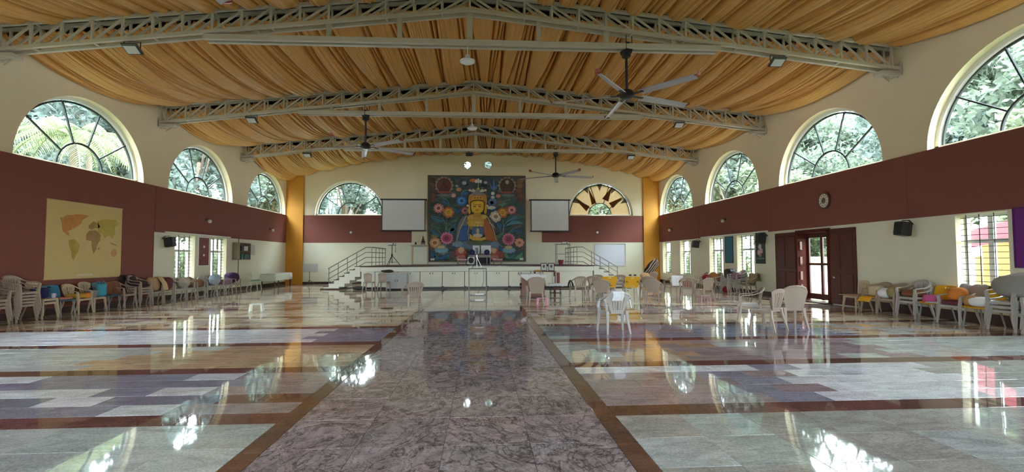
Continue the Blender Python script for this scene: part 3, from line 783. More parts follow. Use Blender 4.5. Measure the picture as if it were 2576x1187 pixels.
gl2 = MB().box(-17.4, -17.1, 17, 31, -.3, 1.3, .02).build('garden_wall', pbr('cream_render', (.68, .60, .40), .8)); tag(gl2, 'pale garden wall beyond the left low windows', 'wall')
# ------------------------------------------------------------------ stage
SY, SZ = 25.44, 1.16
st = thing('stage', 'cream timber stage with a row of storage doors across its front', 'stage', (0, 0, 0))
MB().box(-5.72, 6.02, SY+.04, YB-.04, SZ-.05, SZ, .004).build('deck', M['deckm'], st)
MB().box(-5.74, 6.04, SY, SY+.09, .88, SZ-.05, .006).build('fascia', M['stage'], st)
MB().box(-5.75, 6.05, SY-.025, SY+.1, SZ-.05, SZ+.004, .006).build('edge_nosing', M['baseb'], st)
MB().box(-5.70, 6.0, SY+.10, SY+.16, .1, .88).build('front_panel', pbr('painted_gap_shade', (.10, .085, .07), .8), st)  # backing coloured dark to put shade into the gaps between the doors
MB().box(-5.70, -5.6, SY+.1, YB-.04, .0, SZ-.05).box(5.9, 6.0, SY+.1, YB-.04, .0, SZ-.05).build('side_panel', M['stage'], st)
MB().box(-5.68, 5.98, SY+.13, SY+.2, 0, .1).build('kick_plate', M['black'], st)
for a, b in ((-5.70, -5.05), (3.91, 6.0)): MB().box(a, b, SY+.05, SY+.11, .1, .878, .005).build('plain_panel', M['stage'], st)
hp = pbr('hinge_plate', (.10, .10, .095), .4)
for k in range(8):
    xa = -5.04+1.118*k
    for j in range(2):
        x0 = xa+.02+.5445*j
        dr = MB().box(x0, x0+.54, SY+.05, SY+.10, .1, .865, .006).build('cabinet_door', M['stage'], st)
        hx = xa+.57+(-.08 if j == 0 else .05)
        MB().box(hx, hx+.035, SY+.03, SY+.055, .74, .82, .004).build('handle', hp, dr)
    MB().box(xa-.03, xa+.1, SY+.02, SY+.12, .0, .13, .005).build('floor_vent', M['black'], st)
def staircase(s, xs, label):
    t = thing('staircase', label, 'stairs', (0, 0, 0)); n = 7; run = .255; rise = SZ/n
    for k in range(n):
        xo = xs-s*run*(n-k); a, b = sorted((xo, xo+s*run)); zt = rise*(k+1)-.004*(k == n-1); z0 = max(.06 if k else 0, rise*(k-2.2))
        stp = MB().box(a, b, SY+.02, SY+1.5, z0, zt-.03).build('step', M['stage'], t)
        a2, b2 = sorted((xo-s*.02, xo+s*run)); MB().box(a2, b2, SY, SY+1.52, zt-.03, zt, .004).build('tread', M['baseb'], stp)
    a, b = sorted((xs-s*(run*n+.15), xs-s*run*3)); MB().box(a, b, SY-.02, SY+1.54, 0, .055, .004).build('base_slab', M['baseb'], t)
    return t
staircase(1, -5.76, 'white stepped staircase at the left end of the stage')
staircase(-1, 6.06, 'white stepped staircase at the right end of the stage')
def handrail(s, xe, label):
    t = thing('handrail', label, 'handrail', (0, 0, 0)); X = lambda q: xe-s*q; stl = M['steel']; dk = pbr('rail_steel_dark', (.22, .23, .22), .3, metal=.9); yy = SY+.08
    # posts: q = distance out from the corner post
    sl = lambda q: 0 if q < .3 else (q-.3)/1.83*1.05
    for q in (0, .75, 1.2, 1.65, 2.1):
        z0 = max(.0, SZ-sl(q)*1.09) if q else SZ
        MB().tube([(X(q), yy, max(.05, z0-.12) if q else SZ), (X(q), yy, 2.1-sl(q))], .02, 8).build('post', dk, t)
    for k in range(4):
        dz = .25*k; r = .026 if k == 0 else .018
        MB().tube([(X(0), yy, 2.1-dz), (X(.3), yy, 2.1-dz), (X(2.15), yy, 1.04-dz*1.05)], r, 8).build('rail', stl, t)
        MB().tube([(X(0), yy, 2.1-dz), (X(-.02), yy+3.4, 2.1-dz)], r, 8).build('rail', dk, t)
    for y in (.85, 1.7, 2.55, 3.4): MB().tube([(X(-.02), yy+y, SZ), (X(-.02), yy+y, 2.1)], .018, 8).build('post', dk, t)
handrail(1, -5.2, 'stainless steel handrail of the left stage stairs')
handrail(-1, 5.2, 'stainless steel handrail of the right stage stairs')
# ------------------------------------------------------------------ end wall: screens, whiteboard, mural
def screen(x0, x1, z0, z1, label):
    t = thing('projection_screen', label, 'screen', (0, 0, 0)); y = YB-.42
    MB().box(x0+.05, x1-.05, y-.004, y+.004, z0+.07, z1-.05).build('fabric', M['screen'], t)
    b = MB(); b.box(x0, x0+.06, y-.008, y+.006, z0+.05, z1-.02); b.box(x1-.06, x1, y-.008, y+.006, z0+.05, z1-.02); b.build('border', M['black'], t)
    MB().box(x0-.08, x1+.08, y-.05, y+.05, z1-.05, z1+.04, .015).build('casing', M['black'], t)
    MB().box(x0-.05, x1+.05, y-.025, y+.025, z0, z0+.075, .012).build('bottom_bar', M['black'], t)
    for x in (x0+.5, x1-.5): MB().box(x-.03, x+.03, y+.03, YB+.01, z1-.02, z1+.05, .005).build('wall_bracket', M['dark'], t)
screen(-5.91*.985, -3.2*.985, 3.22, 5.17, 'white projection screen left of the mural, overlapping the arched window')
screen(3.4*.985, 5.87*.985, 3.18, 5.17, 'white projection screen between the mural and the amber sunburst window')
wbd = thing('whiteboard', 'blue-white whiteboard hung beside the right stage stairs', 'board', (0, 0, 0))
MB().box(7.46, 9.40, YB-.035, YB-.02, 1.04, 2.39).build('panel', pbr('whiteboard_face', (.62, .66, .76), .25), wbd)
b = MB()
for q in ((7.42, 9.44, 1.0, 1.04), (7.42, 9.44, 2.39, 2.43), (7.42, 7.46, 1.04, 2.39), (9.40, 9.44, 1.04, 2.39)): b.box(q[0], q[1], YB-.05, YB-.01, q[2], q[3], .004)
b.build('frame', M['steel'], wbd)
mu = thing('mural', 'large painted relief mural of a golden seated deity among flowers, centred on the end wall', 'mural', (0, 0, 0))
MX = lambda cx: -3.0+(cx-85)/1115*6.03
MZ = lambda cz: 6.70-(cz-98)/987*5.34
def M3(u, v, d): return (MX(u), YB-.05-d, MZ(v))
MC = {}
def mc(rgb, rough=.55):
    k = 'mural_%d_%d_%d' % rgb
    return pbr(k, srgb(*rgb), rough, .28, 7)
def piece(name, pts, rgb, d, bev=.12, th=.03, parent=mu): return MB().poly(pts, M3, d-.02, d+th, bev).build(name, mc(rgb), parent)
def el(cx, cy_, rx, ry, n=20, rot=0, a0=0):
    c, s = math.cos(rot), math.sin(rot)
    return [(cx+rx*math.cos(a)*c-ry*math.sin(a)*s, cy_+rx*math.cos(a)*s+ry*math.sin(a)*c) for a in [a0+2*PI*k/n for k in range(n)]]
def scal(cx, cy_, r, n, dep=.14, m=4): return [(cx+r[0]*(1-dep+dep*abs(math.cos(n*a/2)))*math.cos(a), cy_+r[1]*(1-dep+dep*abs(math.cos(n*a/2)))*math.sin(a)) for a in [2*PI*k/(n*m) for k in range(n*m)]]
def leafp(x0, y0, x1, y1, w, bend=.15):
    dx, dy = x1-x0, y1-y0; L = math.hypot(dx, dy); nx, ny = -dy/L, dx/L; out = []
    for sg in (1, -1):
        for k in range(9):
            q = k/8 if sg > 0 else 1-k/8
            o = sg*w*math.sin(PI*q**.8)+bend*L*math.sin(PI*q)
            out.append((x0+dx*q+nx*o, y0+dy*q+ny*o))
    return out
def backdrop():
    m = bpy.data.materials.new('mural_ground'); m.use_nodes = True; nt = m.node_tree; N = nt.nodes; L = nt.links; b = N['Principled BSDF']
    tc = N.new('ShaderNodeTexCoord'); mp = N.new('ShaderNodeMapping'); mp.inputs['Scale'].default_value = (.55, 1, 1.3)
    n = N.new('ShaderNodeTexNoise'); n.inputs['Scale'].default_value = 1.5; n.inputs['Detail'].default_value = 7; n.inputs['Distortion'].default_value = 1.2
    r = N.new('ShaderNodeValToRGB'); e = r.color_ramp.elements
    e[0].position = .3; e[0].color = (*srgb(44, 48, 46), 1); e[1].position = .72; e[1].color = (*srgb(122, 96, 78), 1)
    for p, c in ((.42, (66, 84, 72)), (.52, (54, 74, 86)), (.6, (96, 86, 74))): q = e.new(p); q.color = (*srgb(*c), 1)
    L.new(tc.outputs['Object'], mp.inputs[0]); L.new(mp.outputs[0], n.inputs['Vector']); L.new(n.outputs['Fac'], r.inputs[0]); L.new(r.outputs[0], b.inputs['Base Color']); b.inputs['Roughness'].default_value = .6
    return m
MB().box(-2.98, 3.02, YB-.05, YB-.01, 1.38, 6.68).build('background', backdrop(), mu)
b = MB()
for q in ((-3.05, 3.08, 6.66, 6.74), (-3.05, 3.08, 1.32, 1.40), (-3.05, -2.96, 1.4, 6.66), (2.99, 3.08, 1.4, 6.66)): b.box(q[0], q[1], YB-.10, YB-.01, q[2], q[3], .015)
b.build('frame', pbr('mural_frame', (.10, .055, .025), .4), mu)
mr = random.Random(3)
for k in range(64):                                                     # rocks, clouds and foliage clumps of the ground
    x = mr.uniform(110, 1175); yv = mr.uniform(120, 1060)
    if yv < 330: c = mr.choice(((42, 46, 46), (30, 34, 38), (60, 48, 42), (70, 74, 72)))
    elif yv < 560: c = mr.choice(((36, 52, 46), (46, 60, 50), (40, 44, 44), (60, 66, 58)))
    elif yv < 780: c = mr.choice(((38, 60, 50), (52, 72, 56), (34, 60, 84), (30, 44, 40)))
    elif yv < 860: c = mr.choice(((110, 92, 40), (96, 80, 44), (60, 66, 50)))
    else: c = mr.choice(((40, 70, 84), (56, 84, 60), (36, 52, 56), (90, 96, 90)))
    piece('rock', scal(x, yv, (mr.uniform(28, 62), mr.uniform(14, 34)), 7, .2, 3), tuple(int(q*1.35) for q in c), mr.uniform(.0, .02), .25)
for x0, x1 in ((104, 160), (1090, 1185)):
    for k in range(5): piece('cliff', scal((x0+x1)/2+mr.uniform(-8, 8), 150+k*58, ((x1-x0)*.52, 36), 6, .18, 3), mr.choice(((104, 64, 46), (84, 54, 42), (120, 84, 62))), .015, .2)
# the two small haloed figures above
for cx, hal, body, face in ((262, (150, 128, 122), (104, 52, 50), (70, 58, 52)), (992, (150, 138, 120), (92, 66, 52), (176, 160, 140))):
    piece('halo', scal(cx, 208, (112, 108), 14, .18), hal, .02)
    piece('halo', el(cx, 212, 84, 88), body if cx < 500 else (70, 54, 46), .045)
    piece('figure', [(cx-60, 272), (cx-46, 225), (cx-18, 192), (cx+18, 192), (cx+46, 225), (cx+60, 272)], tuple(int(q*.8) for q in body), .07)
    piece('figure', el(cx, 168, 22, 27, 14), face, .08)
    piece('lotus_base', scal(cx, 290, (84, 18), 10, .25), (140, 66, 58), .08)
    piece('cloud', scal(cx+10, 322, (100, 20), 9, .3), (96, 112, 110), .05)
for cx, cy_, rx, ry, c in ((495, 180, 30, 26, (170, 168, 172)), (432, 256, 36, 26, (190, 130, 96)), (610, 150, 62, 24, (196, 116, 62)), (740, 172, 26, 18, (176, 176, 176)), (408, 215, 20, 14, (140, 150, 150)), (700, 235, 20, 14, (90, 110, 110)), (372, 325, 32, 26, (196, 146, 132)), (888, 330, 32, 24, (186, 120, 110))):
    piece('cloud', scal(cx, cy_, (rx, ry), 7, .25), c, .04)
piece('trident', [(792, 165), (806, 215), (822, 225), (826, 165), (836, 122), (848, 165), (852, 225), (866, 215), (878, 165), (876, 235), (852, 262), (822, 262), (796, 235)], (84, 112, 168), .06)
for cx, cy_, rx, ry, c in ((825, 300, 22, 22, (196, 196, 196)), (822, 348, 26, 20, (186, 186, 180)), (820, 400, 60, 48, (84, 112, 150)), (814, 408, 24, 26, (206, 208, 206)), (805, 466, 58, 22, (190, 192, 186))): piece('staff_bead', scal(cx, cy_, (rx, ry), 8, .12), c, .07)
# leaves and stems
for q in ((110, 570, 290, 610, 26), (104, 690, 250, 800, 18), (300, 760, 400, 640, 26), (290, 720, 420, 690, 24), (360, 470, 450, 500, 22), (370, 520, 470, 470, 20), (330, 630, 440, 580, 16), (1175, 590, 960, 650, 30), (1180, 650, 960, 690, 22), (920, 720, 850, 640, 24), (1170, 760, 1000, 760, 18), (880, 470, 800, 510, 18), (460, 300, 550, 280, 26), (470, 280, 520, 250, 18), (880, 420, 1010, 400, 20), (240, 380, 320, 420, 18), (960, 760, 870, 860, 22), (240, 760, 380, 760, 18)):
    piece('leaf', leafp(*q), mr.choice(((52, 98, 146), (62, 108, 126), (76, 118, 92), (84, 136, 160))), .035, .3)
for q in ((140, 1000, 230, 1060, 26), (200, 1060, 300, 990, 24), (110, 960, 190, 1050, 24), (280, 1060, 330, 970, 18), (1000, 1060, 1080, 990, 26), (1070, 1060, 1170, 980, 26), (960, 990, 1030, 1060, 22), (1120, 1060, 1180, 1030, 16), (900, 900, 960, 980, 18)):
    piece('leaf', leafp(*q), mr.choice(((40, 92, 132), (70, 128, 96), (56, 110, 120), (90, 140, 110))), .05, .3)
def stem(pts, rgb=(120, 160, 158)): MB().tube([M3(a, b_, .06) for a, b_ in pts], .016, 6).build('stem', mc(rgb), mu)
stem([(110, 565), (190, 575), (250, 600), (290, 660), (295, 760)]); stem([(295, 590), (290, 660), (275, 760)]); stem([(390, 655), (340, 700), (320, 770)]); stem([(110, 665), (180, 700), (230, 770)])
stem([(320, 460), (310, 390), (240, 350)]); stem([(460, 330), (470, 280), (540, 262)])
stem([(1100, 570), (1000, 620), (950, 680), (935, 780)]); stem([(940, 600), (955, 680), (945, 780)]); stem([(870, 665), (910, 710), (925, 780)]); stem([(1150, 680), (1060, 710), (1000, 770)]); stem([(930, 460), (960, 390), (1030, 370)])
def bloom(cx, cy_, r, cols, n=9, d=.07):
    """layered flower: outer, middle petals and heart"""
    f = piece('flower', scal(cx, cy_, (r, r*.95), n, .16), cols[0], d, .18)
    piece('petals', scal(cx, cy_, (r*.68, r*.64), n-1, .2), cols[1], d+.025, .2, parent=f)
    piece('heart', scal(cx, cy_, (r*.36, r*.34), 6, .2), cols[2], d+.05, .25, parent=f)
bloom(465, 388, 62, ((56, 116, 186), (96, 156, 208), (40, 74, 120)), 8)
bloom(200, 474, 62, ((196, 120, 122), (214, 172, 160), (140, 62, 64)), 11); bloom(1045, 494, 58, ((190, 112, 116), (210, 168, 156), (140, 62, 64)), 11)
bloom(315, 522, 72, ((178, 104, 56), (216, 168, 84), (190, 140, 50)), 7); bloom(938, 524, 68, ((176, 98, 50), (212, 160, 76), (190, 140, 50)), 7)
bloom(505, 502, 52, ((150, 92, 96), (186, 130, 124), (104, 50, 60)), 8); bloom(858, 570, 74, ((190, 176, 158), (214, 204, 186), (150, 120, 100)), 8)
bloom(295, 820, 78, ((206, 126, 150), (178, 78, 106), (134, 44, 74)), 15); bloom(1006, 832, 78, ((206, 126, 150), (178, 78, 106), (134, 44, 74)), 15)
bloom(160, 872, 68, ((196, 142, 104), (214, 176, 128), (150, 92, 62)), 8); bloom(1132, 872, 58, ((206, 146, 122), (216, 172, 136), (160, 90, 70)), 8)
for cx, cy_ in ((235, 955), (1008, 960)):
    piece('lily_bowl', scal(cx, cy_, (86, 40), 10, .2), (126, 166, 186), .07); piece('lily_rim', el(cx-4, cy_-34, 48, 20), (196, 172, 132), .10)
for cx, s in ((455, 1), (835, -1)):                                      # pair of red lions under the throne
    piece('lion', scal(cx, 985, (72, 74), 9, .2), (178, 84, 74), .05); piece('lion', scal(cx+4*s, 958, (40, 42), 7, .2), (212, 176, 140), .085); piece('lion', scal(cx, 1040, (60, 28), 6, .2), (196, 130, 116), .085)
for cx, rx, c in ((360, 60, (110, 74, 74)), (920, 60, (150, 74, 60)), (640, 150, (60, 66, 58))): piece('throne_cloth', el(cx, 1010, rx, 46), c, .03)
# the central figure
fg = .10
piece('robe', scal(640, 900, (268, 52), 16, .14), (96, 120, 140), fg-.03); piece('robe', scal(420, 890, (70, 40), 7, .2), (120, 146, 166), fg); piece('robe', scal(850, 895, (60, 46), 7, .2), (110, 130, 150), fg); piece('robe', scal(640, 872, (130, 28), 12, .2), (84, 104, 66), fg)
piece('cape', [(520, 552), (470, 580), (428, 650), (404, 760), (396, 860), (470, 868), (560, 850), (566, 560)], (112, 116, 116), fg)
piece('cape', [(752, 560), (800, 584), (836, 640), (858, 740), (866, 862), (790, 866), (730, 850), (724, 560)], (92, 88, 84), fg)
piece('sleeve', [(484, 680), (530, 672), (552, 720), (556, 790), (536, 846), (470, 858), (424, 840), (420, 790), (446, 730)], (48, 92, 150), fg+.05)
piece('sleeve', [(722, 580), (756, 586), (790, 660), (830, 750), (862, 850), (800, 856), (744, 838), (716, 740)], (170, 92, 44), fg+.05)
piece('torso', [(540, 556), (600, 540), (690, 540), (742, 556), (738, 640), (722, 720), (566, 720), (548, 640)], (190, 150, 52), fg+.04)
piece('belt', [(586, 690), (716, 690), (722, 770), (700, 800), (600, 800), (580, 770)], (70, 100, 150), fg+.07)
for cx in (612, 650, 688): piece('necklace', scal(cx, 672, (20, 16), 6, .2), (206, 178, 96), fg+.09)
piece('necklace', scal(650, 740, (20, 40), 6, .3), (200, 190, 120), fg+.10); piece('necklace', scal(640, 640, (90, 18), 10, .3), (214, 186, 90), fg+.08)
piece('shoulder', scal(570, 590, (46, 40), 7, .2), (198, 156, 60), fg+.07); piece('shoulder', scal(722, 575, (40, 30), 7, .2), (206, 170, 80), fg+.07)
piece('hand', scal(570, 645, (44, 44), 6, .18), (206, 164, 50), fg+.10)
piece('arm', [(556, 770), (590, 800), (700, 816), (742, 806), (748, 838), (690, 852), (590, 846), (556, 826)], (214, 172, 66), fg+.10)
piece('bowl', el(650, 790, 56, 22), (206, 196, 160), fg+.13)
for x0, y0, x1, y1 in ((520, 560, 408, 850), (556, 660, 548, 840), (757, 566, 866, 850), (778, 640, 842, 700)): MB().tube([M3(x0, y0, fg+.08), M3((x0+x1)/2-14*(1 if x0 < 640 else -1), (y0+y1)/2, fg+.1), M3(x1, y1, fg+.08)], .022, 6).build('robe_trim', mc((206, 196, 176)), mu)
piece('neck', el(645, 548, 44, 26), (186, 142, 46), fg+.08)
piece('crown', [(540, 380), (552, 322), (600, 292), (650, 282), (704, 292), (748, 322), (760, 384), (752, 452), (722, 500), (726, 400), (572, 400), (574, 500), (548, 450)], (176, 128, 56), fg+.05)
piece('hat', [(566, 318), (606, 276), (650, 226), (694, 276), (734, 318), (650, 336)], (128, 124, 118), fg+.07)
fc = piece('face', [(573, 410), (600, 394), (650, 388), (700, 394), (722, 410), (722, 470), (708, 516), (676, 536), (645, 541), (616, 536), (584, 516), (572, 470)], (212, 170, 42), fg+.13, .10, .05)
MB().tube([M3(570, 500, fg+.15), M3(566, 410, fg+.16), (M3(600, 388, fg+.18)), M3(650, 382, fg+.18), M3(702, 388, fg+.18), M3(728, 410, fg+.16), M3(724, 500, fg+.15)], .022, 6).build('hair_line', mc((52, 34, 20)), fc)
piece('headband', [(572, 396), (580, 356), (610, 334), (650, 326), (692, 334), (722, 356), (728, 396), (690, 382), (650, 376), (610, 382)], (196, 138, 48), fg+.12)
for cx in (620, 650, 682): piece('gem', el(cx, 356, 8, 8, 10), (120, 44, 34), fg+.16)
for cx in (618, 676): piece('eye', leafp(cx-20, 455, cx+20, 453, 5, .08), (46, 34, 20), fg+.185, .1, .01, fc); MB().tube([M3(cx-24, 442, fg+.185), M3(cx, 432, fg+.19), M3(cx+24, 440, fg+.185)], .012, 6).build('brow', mc((84, 58, 20)), fc)
piece('nose', [(641, 436), (651, 436), (660, 482), (646, 488), (632, 482)], (226, 186, 62), fg+.185, .3, .03, fc); piece('mouth', leafp(626, 501, 668, 501, 6, -.05), (164, 62, 40), fg+.18, .2, .015, fc)
for cx in (556, 738): piece('ear', el(cx, 492, 17, 52), (204, 160, 48), fg+.10)
for cx, s in ((600, 1), (700, -1)):
    for k in range(3): piece('crown_scroll', scal(cx+s*(12*k-14), 276-10*(k == 1), (16, 15), 5, .3), (206, 202, 186), fg+.11)
for q in ((560, 268), (738, 268), (536, 446), (758, 446)): piece('crown_scroll', scal(q[0], q[1], (18, 16), 5, .3), (200, 190, 160), fg+.10)
stem([(657, 250), (657, 190)], (190, 190, 150)); piece('finial', scal(657, 250, (18, 16), 6, .2), (180, 160, 70), fg+.10)
for q in ((657, 158, 14, 30), (632, 165, 16, 20), (684, 165, 16, 20)): piece('finial', el(*q), (206, 204, 200), fg+.09)
for cx in (132, 1155): piece('card', [(cx-22, 1050), (cx+22, 1050), (cx+22, 1074), (cx-22, 1074)], (214, 216, 218), .09, .02)
# ------------------------------------------------------------------ map on the left wall
mp_ = thing('world_map', 'faded yellow world map poster on the left maroon wall above the chairs', 'map', (0, 0, 0))
MB().box(-W+.036, -W+.05, 14.41, 17.29, .98, 3.19).build('sheet', pbr('aged_map_paper', (.60, .46, .20), .6, .08, 2.5), mp_)
for q in ((14.39, 17.31, .96, .99), (14.39, 17.31, 3.18, 3.21)): MB().box(-W+.034, -W+.056, *q, .004).build('map_rod', pbr('map_edge', (.55, .43, .2), .6), mp_)
CT = {'north_america': [(458, 288), (515, 265), (600, 258), (690, 268), (640, 300), (612, 345), (560, 380), (520, 395), (536, 440), (516, 430), (480, 398), (472, 340)],
 'south_america': [(530, 470), (575, 465), (622, 510), (600, 580), (575, 640), (555, 620), (552, 555), (530, 510)],
 'africa': [(672, 420), (700, 390), (755, 385), (800, 430), (795, 470), (770, 500), (760, 550), (738, 582), (722, 545), (716, 480), (668, 470)],
 'europe': [(690, 350), (730, 312), (765, 330), (790, 365), (745, 372), (712, 385), (688, 372)],
 'asia': [(765, 318), (830, 298), (940, 305), (960, 340), (925, 372), (932, 420), (905, 455), (870, 430), (835, 462), (812, 420), (775, 415), (770, 370)],
 'australia': [(895, 580), (920, 545), (950, 540), (962, 580), (935, 610), (905, 600)], 'madagascar': [(775, 540), (790, 532), (786, 556)], 'islands': [(880, 488), (905, 498), (960, 518), (930, 512)]}
def mapuv(px, py):
    u = (px-360)/(1000-360); top = 135+(px-375)*.130; bot = 800-(px-345)*.055
    return u, 1-(py-top)/(bot-top)
mcol = dict(north_america=(.50, .23, .06), south_america=(.42, .30, .06), africa=(.36, .22, .08), europe=(.34, .24, .07), asia=(.46, .36, .07), australia=(.52, .28, .12), madagascar=(.36, .22, .08), islands=(.3, .2, .07), greenland=(.44, .30, .08))
for k, pts in CT.items():
    p2 = [mapuv(*p) for p in pts]; dense = []
    for i in range(len(p2)):
        a, b_ = p2[i], p2[(i+1) % len(p2)]
        for j in range(4):
            q = j/4; dense.append((a[0]+(b_[0]-a[0])*q+mr.uniform(-.006, .006), a[1]+(b_[1]-a[1])*q+mr.uniform(-.006, .006)))
    MB().poly(dense, lambda u, v, d: (-W+.05+d, 14.41+2.88*u, .98+2.21*v), 0, .004).build('continent', pbr('map_'+k, mcol[k], .6, .3, 6), mp_)
MB().box(-W+.05, -W+.054, 15.5, 16.1, 1.03, 1.1).build('caption_strip', pbr('map_cap', (.66, .58, .38), .6), mp_)
# ------------------------------------------------------------------ things on the walls
def speaker(x, y, z, s, label):
    t = thing('loudspeaker', label, 'speaker', (x, y, z), 0, 'wall loudspeakers')
    R = Matrix.Rotation(math.radians(8*s), 4, 'Y')
    MB().box(-.15, .15, -.12, .12, -.18, .18, .02, R).build('cabinet', M['black'], t)
    MB().box(-.13, .13, -.132, -.118, -.155, .155, .004, R).build('grille', pbr('speaker_mesh', (.03, .03, .033), .6), t)
    MB().strip([(s*.28, 0, .12), (s*.18, 0, .22), (0, 0, .22)], .05, .02, (0, 1, 0)).build('bracket', M['black'], t)
speaker(-W+.32, 19.42, 2.17, -1, 'black loudspeaker on the left wall before the first low window')
speaker(W-.32, 12.45, 2.25, 1, 'black loudspeaker on bare wall right of the wooden door')
speaker(W-.32, 19.15, 2.25, 1, 'black loudspeaker overlapping the framed flower poster')
speaker(W-.32, 25.2, 2.22, 1, 'farthest black loudspeaker on the right wall, between low windows')
def wall_lamp(x, y, z, nx, ny, label):
    t = thing('wall_lamp', label, 'lamp', (x, y, z), 0, 'globe wall lamps')
    MB().tube([(0, 0, .0), (nx*.03, ny*.03, 0)], .06, 14).build('wall_plate', M['dark'], t)
    MB().tube([(nx*.02, ny*.02, 0), (nx*.12, ny*.12, .06), (nx*.16, ny*.16, -.01)], .012, 6).build('arm', M['dark'], t)
    MB().ell((nx*.16, ny*.16, -.07), (.085, .085, .085), 14, 10).build('globe', pbr('lamp_globe', (.72, .70, .66), .2), t, smooth=True)
wall_lamp(-W+.036, 22.35, 3.24, 1, 0, 'globe wall lamp above the first low windows on the left')
wall_lamp(-W+.036, 28.9, 3.22, 1, 0, 'globe wall lamp near the left ochre pillar')
wall_lamp(W-.036, 29.1, 3.24, -1, 0, 'globe wall lamp near the right ochre pillar')
wall_lamp(W-.036, 22.5, 3.29, -1, 0, 'globe wall lamp above the blue notice board on the right')
wall_lamp(-7.7, YB-.036, 3.22, 0, -1, 'globe wall lamp under the left arched window of the end wall')
wall_lamp(7.6, YB-.036, 3.22, 0, -1, 'globe wall lamp under the amber sunburst window')
wall_lamp(W-.036, 9.2, 3.1, -1, 0, 'globe wall lamp at the right edge of the view')
ck = thing('wall_clock', 'round brown-rimmed wall clock above the wooden door', 'clock', (W-.036, 15.78, 3.38))
MB().lathe([(.29, .0), (.30, .03), (.27, .06), (.22, .055), (.22, .02)], n=32).mesh
def dial(rad, x0, x1, n=32): return MB().tube([(-x0, 0, 0), (-x1, 0, 0)], rad, n)
dial(.29, 0, .045).build('rim', pbr('clock_rim', (.10, .045, .03), .3), ck); dial(.225, .044, .052).build('face', pbr('clock_face', (.70, .66, .58), .4), ck); dial(.10, .051, .056).build('centre_disc', pbr('clock_centre', (.16, .13, .09), .4), ck)
h = MB()
for k in range(12):
    a = PI*k/6; h.box(-.057, -.053, -.008, .008, .15, .2, 0, Matrix.Rotation(a, 4, 'X'))
h.build('hour_marks', M['black'], ck)
MB().box(-.062, -.058, -.008, .008, -.02, .12, 0, Matrix.Rotation(.9, 4, 'X')).build('hour_hand', M['black'], ck); MB().box(-.066, -.062, -.005, .005, -.02, .18, 0, Matrix.Rotation(-2.2, 4, 'X')).build('minute_hand', M['black'], ck)
def board(name, label, cat, s, y0, y1, z0, z1, rgb, frame, extra=None):
    t = thing(name, label, cat, (0, 0, 0)); X = lambda d: s*(W-d)
    bx = lambda a, b_, *r: MB().box(*sorted((X(a), X(b_))), *r)
    bx(.013, .035, y0, y1, z0, z1).build('panel', pbr(name+'_face_%d' % int(y0*10), rgb, .7, .08, 6), t)
    f = MB()
    for q in ((y0-.03, y1+.03, z0-.03, z0), (y0-.03, y1+.03, z1, z1+.03), (y0-.03, y0, z0, z1), (y1, y1+.03, z0, z1)): f.box(*sorted((X(.013), X(.045))), *q, .004)
    f.build('frame', frame, t); return t, X
t, X = board('notice_board', 'maroon pin board with two pinned slips between the left low windows', 'board', -1, 21.86, 22.64, 1.27, 2.45, (.22, .07, .08), M['white'])
for z in (2.02, 1.66): MB().box(*sorted((X(.034), X(.04))), 22.2, 22.32, z, z+.09).build('pinned_slip', M['white'], t)
t, X = board('notice_board', 'teal-blue notice board between the right low windows', 'board', 1, 21.95, 22.62, 1.3, 2.46, (.03, .16, .24), M['dark'])
t, X = board('flower_poster', 'dark green framed poster of pink lotus flowers left of the door', 'poster', 1, 19.4, 20.0, 1.3, 2.5, (.03, .07, .06), M['dark'])
for (y, z, r, c) in ((19.72, 1.95, .13, (.65, .45, .48)), (19.62, 1.78, .12, (.62, .36, .38)), (19.8, 1.72, .12, (.68, .5, .5)), (19.7, 1.62, .1, (.5, .24, .2)), (19.7, 2.12, .09, (.3, .16, .12))):
    MB().poly([(y+r*math.cos(a)*(1-.2*abs(math.sin(2.5*a))), z+r*math.sin(a)*(1-.2*abs(math.sin(2.5*a)))) for a in [2*PI*k/20 for k in range(20)]], lambda u, v, d: (W-.036-d, u, v), 0, .004).build('printed_flower', pbr('print_%d' % int(z*100), c, .5), t)
MB().box(W-.042, W-.036, 19.42, 19.98, 1.46, 1.5).build('printed_water', pbr('print_water', (.2, .3, .28), .5), t)
t, X = board('purple_poster', 'purple cloth poster at the right edge of the view', 'poster', 1, 9.2, 9.95, 1.3, 2.52, (.15, .02, .20), pbr('purple_edge', (.10, .015, .15), .6))
cab = thing('wall_cabinet', 'open wall cabinet with audio gear on the left wall beyond the windows', 'cabinet', (0, 0, 0))
c = MB(); c.box(-W+.013, -W+.03, 24.75, 25.9, 1.5, 2.32); 
for z in (1.5, 1.9, 2.3): c.box(-W+.013, -W+.36, 24.75, 25.9, z, z+.02, .003)
for y in (24.75, 25.88): c.box(-W+.013, -W+.36, y, y+.02, 1.5, 2.32, .003)
c.build('carcass', pbr('cab_wood', (.22, .17, .12), .5), cab)
t = thing('audio_amplifier', 'silver and black amplifier on the upper shelf of the wall cabinet', 'amplifier', (-W+.22, 25.1, 1.92)); MB().box(-.13, .17, -.25, .4, .0, .26, .01).build('case', M['black'], t); MB().box(.17, .18, -.0, .4, .02, .24, .002).build('front_plate', pbr('silver_plate', (.5, .5, .5), .3, metal=.5), t)
for k in range(4):
    t = tag(MB().box(-W+.06, -W+.32, 25.05+.19*k, 25.2+.19*k, 1.522, 1.78-.03*(k % 2), .01).build('file_box', pbr('file_%d' % k, ((.02, .14, .15), (.03, .03, .04), (.02, .17, .17), (.04, .10, .14))[k], .5)), ('dark teal file box at the near end of the lower cabinet shelf', 'black file box second from the near end of the lower cabinet shelf', 'bright teal file box third on the lower cabinet shelf', 'blue-grey file box at the far end of the lower cabinet shelf')[k], 'box', 'file boxes in the wall cabinet')
